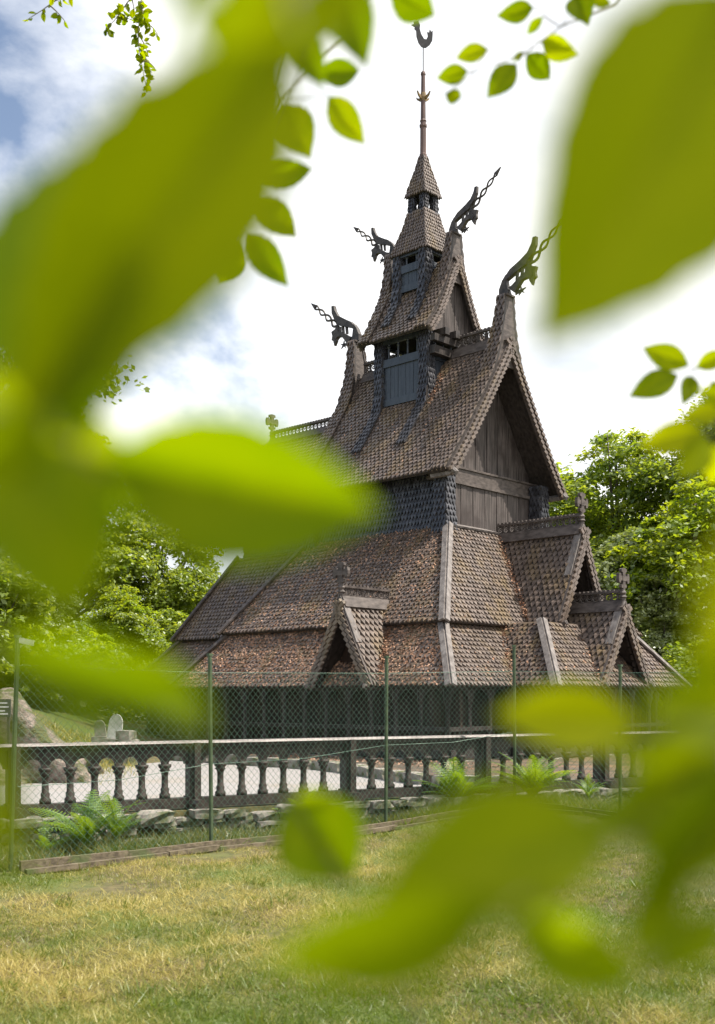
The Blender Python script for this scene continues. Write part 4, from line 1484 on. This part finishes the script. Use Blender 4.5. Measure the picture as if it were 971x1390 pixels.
fern(118, 1098, 11.35, 1.0, 11, 'tall dark fern before the balustrade beside the wide stone wall', 0.05)
fern(158, 1098, 11.5, 0.8, 8, 'small bright fern tucked next to the tall dark fern', 0.1)
fern(622, 1070, 14.05, 1.0, 24, 'spreading green fern against the balustrade by the fence corner', 0.22)
fern(722, 1062, 14.25, 1.0, 24, 'bright yellow-green fern right behind the fence corner post', 0.28)
fern(415, 1092, 13.0, 0.7, 9, 'low fern at the stone wall where the edging rises', 0.1)
fern(800, 1080, 14.6, 0.6, 8, 'small fern at the balustrade beyond the fence corner', 0.25)
fern(975, 1068, 13.4, 0.8, 9, 'fern at the balustrade past the short edging planks', 0.2)
fern(60, 1120, 11.0, 0.55, 7, 'low fern near the leaning fence post', 0.03)


# ================================================================== TREES
def crown_mesh(name, m, lobes, n_clump, n_leaf, size, seed, spread=0.62):
    """lobes = [(cx,cy,cz,rx,ry,rz)]; flattened leafy sprays on and in the lobes"""
    g = np.random.default_rng(seed)
    vol = np.array([l[3] * l[4] * l[5] for l in lobes]) ** 0.67
    V_, R_ = [], []
    per = np.maximum(1, (vol / vol.sum() * n_clump).astype(int))
    for l, k in zip(lobes, per):
        u = g.normal(0, 1, (k, 3)); u /= np.linalg.norm(u, axis=1)[:, None]
        u *= (g.random(k) ** 0.33)[:, None] * 0.35 + 0.65 * g.random(k)[:, None] ** 0.25
        c = np.array(l[:3]) + u * np.array(l[3:])
        for j in range(k):
            r = spread * g.uniform(0.6, 1.5)
            nl = int(n_leaf * g.uniform(0.6, 1.4))
            p = g.normal(0, 1, (nl, 3)); p /= np.linalg.norm(p, axis=1)[:, None]
            p *= (g.random(nl) ** 0.45)[:, None] * np.array([r, r, r * 0.42])
            out = u[j]
            tilt = 0.5 * (p[:, 0] * out[0] + p[:, 1] * out[1])
            p[:, 2] -= tilt * 0.9 + 0.12 * (p[:, 0] ** 2 + p[:, 1] ** 2)
            ctr = c[j] + p
            nrm = g.normal(0, 0.55, (nl, 3)) + np.array([0, 0, 0.9]) + out * 0.5
            nrm /= np.linalg.norm(nrm, axis=1)[:, None]
            a = np.cross(nrm, g.normal(0, 1, (nl, 3))); a /= np.linalg.norm(a, axis=1)[:, None]
            b = np.cross(nrm, a)
            s = size * g.uniform(0.6, 1.3, nl)[:, None]
            V_.append(np.stack([ctr - a * s, ctr + b * s * 0.55 + nrm * s * 0.1, ctr + a * s, ctr - b * s * 0.55 + nrm * s * 0.1], 1).reshape(-1, 3))
            R_.append(np.clip(g.uniform(0.1, 0.9) + g.normal(0, 0.16, nl), 0, 1))
    return np_mesh(name, np.concatenate(V_), 4, m, np.concatenate(R_))


def trunk_mesh(name, h, r, seed, lobes):
    g = random.Random(seed)
    mb = MB()
    top = V(g.uniform(-0.4, 0.4), g.uniform(-0.4, 0.4), h)
    pts = [V(0, 0, -0.2), V(0.05, 0, h * 0.2), top * 0.5 + V(g.uniform(-0.2, 0.2), 0, 0), top]
    mb.tube(pts, [r * 1.25, r, r * 0.72, r * 0.2], 9)
    for l in lobes:
        c = V(l[0], l[1], l[2])
        s = top * min(0.9, max(0.2, (c[2] - 1.2) / h * 0.75))
        for k in range(2):
            e = c + V(g.uniform(-1, 1) * l[3], g.uniform(-1, 1) * l[4], g.uniform(-0.3, 0.9) * l[5]) * 0.7
            mid = (s + e) / 2 + V(0, 0, -0.15 * h * 0.3 + 0.2)
            mb.tube([s, mid, e], [r * 0.42, r * 0.26, r * 0.06], 6)
    return mb.mesh(name, M['bark'], True)


def lobes_for(seed, w, h, base):
    g = random.Random(seed)
    out = [(0, 0, base + (h - base) * 0.55, w * 0.75, w * 0.75, (h - base) * 0.42)]
    for i in range(9):
        a = i * 2.4 + g.uniform(-0.4, 0.4); z = base + (h - base) * g.uniform(0.12, 0.8)
        rr = w * 0.62 * (1.05 - 0.55 * (z - base) / (h - base))
        s = w * g.uniform(0.32, 0.46)
        out.append((rr * math.cos(a), rr * math.sin(a), z, s, s, s * 0.75))
    out.append((g.uniform(-0.3, 0.3) * w, 0, h - w * 0.28, w * 0.36, w * 0.36, w * 0.3))
    return out


def tree_kind(seed, m, w, h, base, n_clump=95, n_leaf=330, size=0.15, r=0.22, spread=0.75):
    lb = lobes_for(seed, w, h, base)
    return crown_mesh('crown', M[m], lb, n_clump, n_leaf, size, seed, spread), trunk_mesh('trunk', h * 0.9, r, seed, lb)


KIND = {
    'beech': tree_kind(11, 'crown', 4.4, 12.0, 1.0, 420, 110, 0.105, spread=0.62),
    'lime': tree_kind(12, 'crown_lime', 3.4, 8.5, 0.4, 320, 110, 0.10, spread=0.55),
    'pale': tree_kind(13, 'crown_pale', 3.2, 8.0, 0.3, 320, 110, 0.10, spread=0.55),
    'dark': tree_kind(14, 'crown_dark', 4.2, 13.0, 0.8, 420, 120, 0.115, spread=0.65),
    'bush': tree_kind(15, 'crown', 2.2, 3.6, 0.1, 150, 120, 0.085, 0.1, 0.4),
    'bush_lime': tree_kind(16, 'crown_lime', 2.0, 3.2, 0.1, 140, 120, 0.085, 0.1, 0.4),
}


def tree(kind, x, y, d, s, rz, label, group='trees behind the church'):
    """x = photo column of the stem at depth d"""
    px_ = (x - CX) / F * d
    o = empty('bush' if 'bush' in kind else 'tree', (px_, d, float(ground_z(px_, d)) - 0.05), rz)
    c, t = KIND[kind]
    for nm, me in (('crown', c), ('trunk', t)):
        ob = link(nm, me, o)
        if nm == 'crown': ob['kind'] = 'stuff'
        ob.scale = (s, s, s) if not isinstance(s, tuple) else s
    tag(o, label, 'bush' if 'bush' in kind else 'tree', group)


# right of the church
tree('beech', 838, 0, 46, 1.08, 0.3, 'tall airy beech just beyond the porch gables')
tree('beech', 985, 0, 44, 1.16, 2.1, 'broad beech standing past the gallery end, behind the pale tree')
tree('dark', 1010, 0, 40, 0.95, 1.2, 'dark tree at the edge of the wood beyond the porches')
tree('lime', 772, 0, 50, 1.42, 0.5, 'fresh lime-green tree close behind the nave gable')
tree('pale', 842, 0, 39, 0.95, 0.9, 'pale grey-green bushy tree behind the porch crosses')
tree('lime', 945, 0, 37, 1.06, 2.6, 'bright yellow-green tree beyond the gallery corner')
tree('pale', 905, 0, 36, 0.70, 4.0, 'smaller pale tree low behind the outer porch')
tree('dark', 900, 0, 42, 0.62, 3.0, 'dark low tree in the gap behind the outer porch')
tree('bush', 955, 0, 33, 0.95, 1.0, 'green bush beside the far end of the gallery')
tree('dark', 790, 0, 60, 0.75, 2.0, 'distant dark tree seen between nave gable and porch cross')
# left of the church
tree('beech', 215, 0, 46, 0.84, 1.4, 'airy beech rising left of the chancel roof')
tree('beech', 95, 0, 42, 0.92, 2.9, 'large beech behind the rocky bank')
tree('lime', 290, 0, 50, 0.78, 3.3, 'light green tree touching the chancel eave')
tree('dark', 30, 0, 50, 0.80, 0.6, 'dark-leaved tree behind the rocky bank')
tree('pale', 30, 0, 33, 0.62, 1.7, 'grey-green tree close above the rocky bank')
tree('lime', 165, 0, 36, 0.52, 5.1, 'small lime-green tree over the gravestones')
tree('bush', 240, 0, 42, 1.25, 0.2, 'green bush under the chancel eave')
tree('bush_lime', 105, 0, 33, 0.9, 2.2, 'yellowish bush on top of the rocky bank')
tree('bush', 170, 0, 36, 0.9, 4.2, 'round bush behind the gravestones')
tree('bush', -25, 0, 29, 1.1, 0.7, 'green bush leaning over the back of the rock outcrop')
tree('bush_lime', 25, 0, 31, 0.8, 3.0, 'yellow-green bush between the bank trees')
tree('beech', 425, 0, 50, (0.75, 0.75, 1.12), 0.9, 'tree top peeping over the chancel ridge')

# ================================================================== ROCKY BANK, SIGN, GRAVESTONES
def rock(name, loc, size, seed, m, label, cat):
    g = np.random.default_rng(seed)
    mb = MB()
    nu, nv = 72, 40
    vs = []
    ph = g.uniform(0, 6.28, (14, 3)); fr = g.uniform(0.8, 3.6, (14, 3)); am = g.uniform(0.02, 0.11, 14)
    for j in range(nv + 1):
        th = math.pi * 0.60 * j / nv
        for i in range(nu):
            a = 2 * math.pi * i / nu
            d = V(math.sin(th) * math.cos(a), math.sin(th) * math.sin(a), math.cos(th))
            r = 1 + sum(am[k] * math.sin(fr[k] @ d * 2.2 + ph[k, 0]) for k in range(14))
            r += sum(0.035 / (q + 1) * abs(math.sin((fr[q] * 4.5) @ d * (q + 1.5) + ph[q, 1])) for q in range(6)) - 0.05
            vs.append(d * r * V(size))
    fs = [(j * nu + i, (j + 1) * nu + i, (j + 1) * nu + (i + 1) % nu, j * nu + (i + 1) % nu) for j in range(nv) for i in range(nu)]
    mb.add(vs, fs)
    o = mb.build(name, M[m], None, True, loc=loc)
    tag(o, label, cat)
    return o


rock('rocky_bank', tuple(at(-12, 1010, 20.0))[:2] + (0.10,), (1.75, 1.5, 1.28), 3, 'rock', 'pinkish grey rock outcrop with moss beside the gravel court', 'rock')
rock('boulder', tuple(at(85, 1010, 21.5))[:2] + (0.1,), (0.7, 0.6, 0.5), 5, 'rock', 'mossy boulder leaning on the rock outcrop', 'rock')
sg = empty('sign', tuple(at(4, 963, 18.4))[:2] + (0.9,))
tag(sg, 'small dark plaque with pale lettering lines on the rock outcrop', 'sign')
sm = MB(); sm.box(-0.17, 0.13, -0.02, 0.02, 0.35, 0.65); sm.build('plate', M['sign'], sg)
sm = MB()
for zz, a_, b_ in ((0.585, -0.12, 0.08), (0.52, -0.13, 0.10), (0.455, -0.12, 0.04), (0.405, -0.13, 0.09)):
    sm.box(a_, b_, -0.0235, -0.0205, zz - 0.012, zz + 0.012)
sm.build('lettering', M['pale_stone'], sg)
sm = MB(); sm.box(-0.13, -0.09, 0.0205, 0.06, -0.2, 0.6); sm.box(0.06, 0.10, 0.0205, 0.06, -0.2, 0.6); sm.build('post', M['iron'], sg)


def gravestone(x, yb, d, w, h, lean, m, label, cat='gravestone', shape='arch'):
    p = at(x, yb, d)
    o = empty('gravestone', (p.x, p.y, float(ground_z(p.x, p.y))))
    tag(o, label, cat)
    mb = MB()
    z0 = max(0.02, p.z - o.location.z)
    mb.box(-w * 0.7, w * 0.7, -0.16, 0.16, -0.1, z0)
    mb.build('plinth', M['stone'], o)
    mb = MB()
    pl = [(-w / 2, 0), (w / 2, 0), (w / 2 * 0.95, h * 0.55)] + [(w / 2 * 0.93 * math.cos(a), h * 0.62 + h * 0.38 * math.sin(a)) for a in np.linspace(0.1, math.pi - 0.1, 9)] + [(-w / 2 * 0.95, h * 0.55)]
    mb.prism(pl, (0, 0, z0), unit(V(1, 0, lean)), unit(V(-lean, 0, 1)), (0, 0.09, 0))
    mb.build('slab', M[m], o)
    return o


gravestone(155, 1003, 24.5, 0.32, 0.55, -0.12, 'pale_stone', 'pale arched gravestone leaning over at the court edge')
gravestone(137, 1000, 25.2, 0.26, 0.38, 0.10, 'stone', 'small dark gravestone behind the pale leaning one')
p = at(172, 1003, 24.0)
sb = empty('stone_block', (p.x, p.y, float(ground_z(p.x, p.y))))
tag(sb, 'squat stack of grey stone blocks next to the gravestones', 'stone block')
for i, (dx, z, w, h) in enumerate(((0, 0.16, 0.26, 0.18), (0.02, 0.45, 0.23, 0.13), (-0.01, 0.66, 0.20, 0.10))):
    b_ = MB(); blob(b_, (dx, 0, z), (w, 0, 0), (0, 0.22, 0), (0, 0, h), 0.08); b_.build('stone', M['stone'], sb)


# ================================================================== BEECH LEAVES CLOSE TO THE LENS
def leaf_mesh(name, m, fold=0.18, curl=0.10, hw=0.5, seed=0):
    """unit leaf: base at origin, tip at +Y, normal +Z; ovate, wavy edge, ribbed between the side veins"""
    g = random.Random(seed)
    nu, nv = 4, 16
    vs, fs = [], []
    for j in range(nv + 1):
        t = j / nv
        w = hw * (math.sin(math.pi * t ** 0.86) ** 0.92) if 0 < t < 1 else 0.0
        if t > 0.86: w *= (1 - t) / 0.14 * 0.35 + 0.65
        w = max(w, 0.004)
        w *= 1 + 0.035 * math.sin(t * 44)
        for i in range(-nu, nu + 1):
            s = i / nu
            z = abs(s) * w * fold * 1.2 - curl * (t - 0.4) ** 2 + 0.008 * math.sin((t * 9 - abs(s) * 1.6) * 2 * math.pi) * (0.4 + abs(s))
            vs.append((s * w, t + 0.04 * abs(s) * (1 - t), z))
    W = 2 * nu + 1
    for j in range(nv):
        for i in range(W - 1):
            fs.append((j * W + i, j * W + i + 1, (j + 1) * W + i + 1, (j + 1) * W + i))
    mb = MB()
    mb.add(vs, fs, 0.5)
    mb.tube([(0, -0.13, 0.01), (0, -0.05, -0.01), (0, 0.2, -0.010), (0, 0.9, -0.03)], [0.012, 0.012, 0.010, 0.003], 5)
    return mb.mesh(name, m, True)


LEAF = [leaf_mesh('leaf', M['leaf'], 0.20, 0.10, 0.5, 1), leaf_mesh('leaf', M['leaf'], 0.05, 0.22, 0.5, 2), leaf_mesh('leaf', M['leaf_warm'], 0.12, 0.15, 0.5, 3)]


def put_leaf(parent, base, tip, wr, roll=0.0, kind=0):
    """leaf from base to tip (world points), wr = width/length, blade turned towards the viewer then rolled"""
    base, tip = Vector(base), Vector(tip)
    y = tip - base
    L = y.length
    y.normalize()
    view = (Vector((0, 0, EYE)) - (base + tip) / 2).normalized()
    n = view - y * view.dot(y)
    if n.length < 1e-4: n = Vector((0, 0, 1))
    n.normalize()
    x = y.cross(n)
    n = Matrix.Rotation(roll, 3, y) @ n
    x = y.cross(n)
    m = Matrix((( x.x * wr * L, y.x * L, n.x * L, base.x), (x.y * wr * L, y.y * L, n.y * L, base.y), (x.z * wr * L, y.z * L, n.z * L, base.z), (0, 0, 0, 1)))
    o = link('leaf', LEAF[kind], parent)
    o.matrix_parent_inverse = parent.matrix_basis.inverted()
    o.matrix_basis = m
    return o


def branch(label, twig, leaves, d0, group=None, r=0.0008):
    """twig = [(x,y,d)...] photo pixels and distance, from outside the picture inwards; leaves = [(bx,by,tx,ty,wr[,d,roll,kind,ddip])]"""
    o = empty('beech_branch', tuple(at(*twig[0])))
    tag(o, label, 'branch', group or 'beech branches hanging before the lens')
    off = V(at(*twig[0]))
    mb = MB()
    pts = [V(at(*t)) - off for t in twig]
    n = len(pts)
    mb.tube(pts, [r * (1.6 - 1.1 * i / max(1, n - 1)) for i in range(n)], 6)
    wp = [V(at(*t)) for t in twig]
    for lf in leaves:
        bx, by, tx, ty, wr = lf[:5]
        d = lf[5] if len(lf) > 5 and lf[5] else d0
        roll = lf[6] if len(lf) > 6 else random.uniform(-0.28, 0.28)
        kind = lf[7] if len(lf) > 7 else random.choice((0, 1))
        dd = lf[8] if len(lf) > 8 else random.uniform(-0.02, 0.02)
        b_, t_ = at(bx, by, d), at(tx, ty, d * (1 + dd))
        put_leaf(o, b_, t_, wr, roll, kind)
        # petiole back to the twig
        q = V(b_); best = min(range(n), key=lambda i: np.linalg.norm(wp[i] - q))
        if np.linalg.norm(wp[best] - q) > 0.004:
            mb.tube([wp[best] - off, (wp[best] + q) / 2 - off + V(0, 0, -0.002), q - off], r * 0.5, 5)
    mb.build('twig', M['twig'], o, True)
    return o


branch('beech branch with three huge blurred leaves spread over the open sky beside the tower',
       [(640, -260, 0.33), (520, -100, 0.28), (390, 0, 0.24), (330, -120, 0.2)],
       [(412, 45, 15, 578, 0.39, 0.235, 0.12, 0, 0.02), (525, -125, 278, 118, 0.42, 0.29, -0.3, 1, 0.0), (300, -480, 262, 95, 0.34, 0.15, 0.5, 1, 0.02)], 0.24)
branch('beech twig with a broad leaf hanging down over tree tops and dark leaf bases',
       [(-160, 480, 0.30), (-40, 540, 0.27), (110, 600, 0.26)],
       [(100, 610, 92, 190, 0.60, 0.245, -0.2, 0, 0.03), (-70, 530, 205, 660, 0.55, 0.29, 0.5, 1, 0.02), (20, 575, 115, 840, 0.78, 0.27, -0.5, 1, 0.05), (-60, 660, 70, 540, 0.6, 0.26, 0.5, 0, 0.0)], 0.27)
branch('beech twig bearing one long blurred leaf laid across the nave wall and chancel roof',
       [(-40, 640, 0.30), (90, 625, 0.30), (150, 628, 0.30)], [(120, 622, 524, 700, 0.50, 0.27, 0.2, 0, 0.02), (60, 640, 190, 700, 0.4, 0.29, 0.9, 1, 0.0)], 0.30)
branch('beech twig with a row of smaller leaves hanging in the sky beside the huge leaf',
       [(560, -120, 1.6), (480, 40, 1.55), (430, 85, 1.52), (385, 135, 1.5), (350, 225, 1.5), (330, 318, 1.5)],
       [(385, 138, 420, 212, 0.62), (430, 100, 490, 96, 0.55), (443, 128, 494, 195, 0.50), (346, 242, 426, 229, 0.46), (347, 268, 403, 321, 0.58), (336, 316, 389, 387, 0.44),
        (330, 326, 300, 388, 0.60), (380, 118, 318, 142, 0.5), (455, -30, 498, 92, 0.50, 0.75), (400, 40, 440, 120, 0.5, 0.9)], 1.5, r=0.0016)
branch('beech sprig with small leaves hanging in clear sky beside the spire',
       [(900, -80, 2.0), (835, 5, 1.95), (762, 36, 1.9), (712, 72, 1.9), (640, 100, 1.9)],
       [(727, 10, 676, 22, 0.48), (664, 66, 618, 78, 0.52), (637, 96, 593, 106, 0.58), (605, 127, 628, 134, 0.5), (733, 57, 782, 74, 0.55), (714, 72, 748, 108, 0.66), (703, 84, 662, 131, 0.58),
        (712, 70, 696, 82, 0.5), (738, 22, 715, 47, 0.48), (780, -8, 798, 32, 0.6), (800, -2, 830, 4, 0.5)], 1.9, r=0.0015)
branch('single beech leaf dipping in above the weathercock', [(470, -120, 1.3), (520, -30, 1.3)], [(527, -16, 592, 22, 0.72)], 1.3)
branch('beech twig with one big blurred leaf pointing at the nave dragon head',
       [(1150, -180, 0.24), (1020, -40, 0.22)], [(1030, -45, 732, 478, 0.56, 0.22, -0.25, 0, 0.02)], 0.22)
branch('beech sprig with four crisp leaves above the wood', [(1060, 440, 1.6), (985, 492, 1.6), (940, 502, 1.6)],
       [(938, 497, 872, 471, 0.50), (924, 507, 855, 537, 0.50), (941, 508, 927, 550, 0.44), (944, 500, 990, 476, 0.55), (965, 515, 985, 560, 0.5)], 1.6)
branch('yellow beech sprig glowing before the wood beyond the gable', [(1080, 520, 0.95), (1000, 560, 0.92), (960, 585, 0.9)],
       [(960, 585, 868, 606, 0.5, 0, 0.2, 2), (965, 592, 922, 648, 0.6, 0, -0.3, 2), (985, 560, 925, 566, 0.55, 0, 0.4, 2), (975, 600, 965, 660, 0.5, 0, 0.1, 2), (985, 540, 945, 530, 0.5, 0, 0.1, 2)], 0.9)
branch('yellow-green beech leaf hanging low before the far gallery corner', [(1120, 600, 0.26), (1010, 680, 0.24)],
       [(1030, 690, 960, 905, 0.42, 0.22, 0.3, 2, 0.0), (1050, 640, 990, 860, 0.5, 0.24, -0.2, 0, 0.02), (1030, 800, 925, 960, 0.4, 0.24, 0.3, 0, 0.02)], 0.24)
branch('bright blurred beech leaf lying across the gallery near the porches', [(1010, 1040, 0.36), (880, 990, 0.36)],
       [(875, 985, 668, 968, 0.46, 0.36, 0.15, 2, 0.0)], 0.36)
branch('beech branch with dark overlapping leaves before the balustrade end', [(1180, 980, 0.34), (1030, 1040, 0.31), (940, 1080, 0.30), (860, 1120, 0.30)],
       [(990, 1075, 815, 1015, 0.50, 0.30, 0.7, 0, 0.02), (1005, 1040, 870, 1245, 0.50, 0.28, -0.8, 1, 0.0), (1030, 930, 880, 1050, 0.45, 0.31, 0.9, 0, 0.0), (960, 1100, 780, 1120, 0.42, 0.31, 0.4, 1, 0.0),
        (1040, 1120, 905, 1190, 0.55, 0.27, 0.8, 1, 0.03), (1010, 880, 925, 1010, 0.55, 0.29, -0.5, 0, 0.0), (1060, 980, 850, 960, 0.42, 0.26, 0.3, 0, 0.0), (1000, 1010, 835, 1090, 0.5, 0.3, -0.3, 0, 0.0), (1080, 1090, 860, 1150, 0.6, 0.28, 0.5, 1, 0.0)], 0.30)
branch('beech branch with long blurred leaves low over the lawn', [(1060, 1260, 0.33), (930, 1180, 0.31), (835, 1125, 0.30)],
       [(850, 1130, 505, 1208, 0.56, 0.235, 0.3, 0, 0.0), (690, 1240, 350, 1318, 0.44, 0.215, -0.5, 1, 0.0), (870, 1340, 680, 1222, 0.50, 0.29, -0.5, 0, 0.0), (930, 1180, 850, 1310, 0.5, 0.28, 0.6, 1, 0.0),
        (1000, 1240, 880, 1330, 0.5, 0.27, 0.3, 0, 0.0)], 0.30)
branch('small blurred beech leaf before the low fern at the stone wall', [(590, 1430, 0.5), (520, 1290, 0.5), (450, 1170, 0.5), (398, 1092, 0.5)], [(390, 1080, 482, 1196, 0.86, 0.5, 0.1, 0, 0.0), (400, 1092, 452, 1078, 0.5, 0.5)], 0.5)
branch('beech twig with faint blurred leaves before the gravestones', [(-200, 820, 0.22), (-40, 870, 0.21), (120, 880, 0.21)],
       [(-30, 872, 292, 965, 0.30, 0.20, 0.2, 0, 0.0), (112, 868, 108, 1012, 0.42, 0.22, 0.4, 1, 0.0), (150, 880, 290, 1000, 0.42, 0.25, -0.2, 0, 0.0)], 0.21)
branch('beech leaf hanging before the leaning fence post', [(-300, 640, 0.22), (-150, 800, 0.21)], [(-150, 800, 22, 1195, 0.34, 0.2, 0.4, 1, 0.0)], 0.2)


# sprays farther out: hanging twigs with many small leaves
def spray(label, x, y, d, length, n, droop, heading, width, leaf=0.065, seed=0, name='beech_branch', side_n=4):
    g = random.Random(seed)
    st = V(at(x, y, d))
    o = empty(name, tuple(st))
    tag(o, label, 'branch', 'leafy sprays hanging over the lawn')
    mb = MB()
    paths = []
    main = [V(0, 0, 0)]
    h = unit(V(heading))
    for i in range(8):
        h = unit(h + V(g.uniform(-0.2, 0.2), g.uniform(-0.2, 0.2), -droop))
        main.append(main[-1] + h * length / 8)
    paths.append(main)
    for k in range(side_n):
        i = 1 + k * 6 // max(1, side_n)
        hh = unit(V(g.uniform(-1, 1), g.uniform(-1, 1), g.uniform(-0.4, 0.2)))
        q = [main[i]]
        for j in range(5):
            hh = unit(hh + V(0, 0, -droop * 0.8))
            q.append(q[-1] + hh * width / 5)
        paths.append(q)
    for q in paths:
        mb.tube(q, [0.006 * (1 - 0.8 * i / len(q)) for i in range(len(q))], 5)
    mb.build('twig', M['twig'], o, True)
    for k in range(n):
        q = paths[0] if g.random() < 0.4 else g.choice(paths)
        t = g.uniform(0.08, 0.999) * (len(q) - 1); i = int(t)
        p = q[i] + (q[min(i + 1, len(q) - 1)] - q[i]) * (t - i)
        dr = unit(V(g.uniform(-1, 1), g.uniform(-1, 1), g.uniform(-1.0, 0.3)))
        b_ = st + p; L = leaf * g.uniform(0.7, 1.2)
        put_leaf(o, b_ + dr * 0.008, b_ + dr * (L + 0.008), g.uniform(0.5, 0.65), g.uniform(-1.2, 1.2), g.choice((0, 1)))
    return o


spray('thin beech spray trailing in the blue gap of the sky', 105, -10, 8.0, 0.45, 26, 0.10, (-0.9, 0, -0.1), 0.16, 0.062, 21, side_n=2)
spray('dense hanging beech spray beside the huge blurred leaf', 190, -30, 8.0, 0.85, 120, 0.35, (0.0, 0, -1), 0.16, 0.062, 22, side_n=6)
spray('short beech side spray reaching out from the dense hanging one', 185, -10, 8.0, 0.36, 40, 0.12, (-0.9, 0, -0.45), 0.12, 0.062, 23, side_n=3)


def leafy_bough(label, pts, n, seed, m='crown', leaf=0.045, spread=0.24):
    """bough of the nearer tree that reaches in from outside: twig plus a mass of small leaves"""
    g = np.random.default_rng(seed)
    st = V(at(*pts[0]))
    o = empty('tree_bough', tuple(st))
    tag(o, label, 'branch', 'boughs of the near tree')
    P_ = [V(at(*p)) - st for p in pts]
    mb = MB(); mb.tube(P_, [0.03 * (1 - 0.85 * i / (len(P_) - 1)) for i in range(len(P_))], 6)
    mb.build('bough', M['bark'], o, True)
    V_, R_ = [], []
    for _ in range(n):
        t = (g.random() ** 0.7) * (len(P_) - 1); i = min(int(t), len(P_) - 2)
        c = P_[i] + (P_[i + 1] - P_[i]) * (t - i) + g.normal(0, spread, 3) * V(1, 1, 0.7)
        for _k in range(9):
            p = c + g.normal(0, 0.055, 3)
            nn = unit(g.normal(0, 1, 3)); a = unit(np.cross(nn, g.normal(0, 1, 3))); b = np.cross(nn, a)
            s = leaf * g.uniform(0.6, 1.2)
            V_ += [p - a * s, p + b * s * 0.6, p + a * s, p - b * s * 0.6]; R_.append(g.uniform(0, 0.8))
    f = link('foliage', np_mesh('foliage', np.array(V_), 4, M[m], R_), o); f['kind'] = 'stuff'


leafy_bough('bough with small leaves and a bare tip against the clouds', [(-140, 420, 13), (-20, 450, 13), (60, 490, 13), (110, 505, 13), (156, 513, 13)], 150, 31, spread=0.14)
leafy_bough('drooping bough with oak-like leaves over the wood edge', [(-160, 480, 13.5), (-10, 500, 13.5), (50, 530, 13.5), (85, 575, 13.5)], 240, 32, spread=0.17)
leafy_bough('upper bough at the edge of the wood, in half shade', [(-200, 330, 13.5), (-60, 370, 13.5), (0, 420, 13.5), (20, 470, 13.5)], 220, 33, spread=0.17)
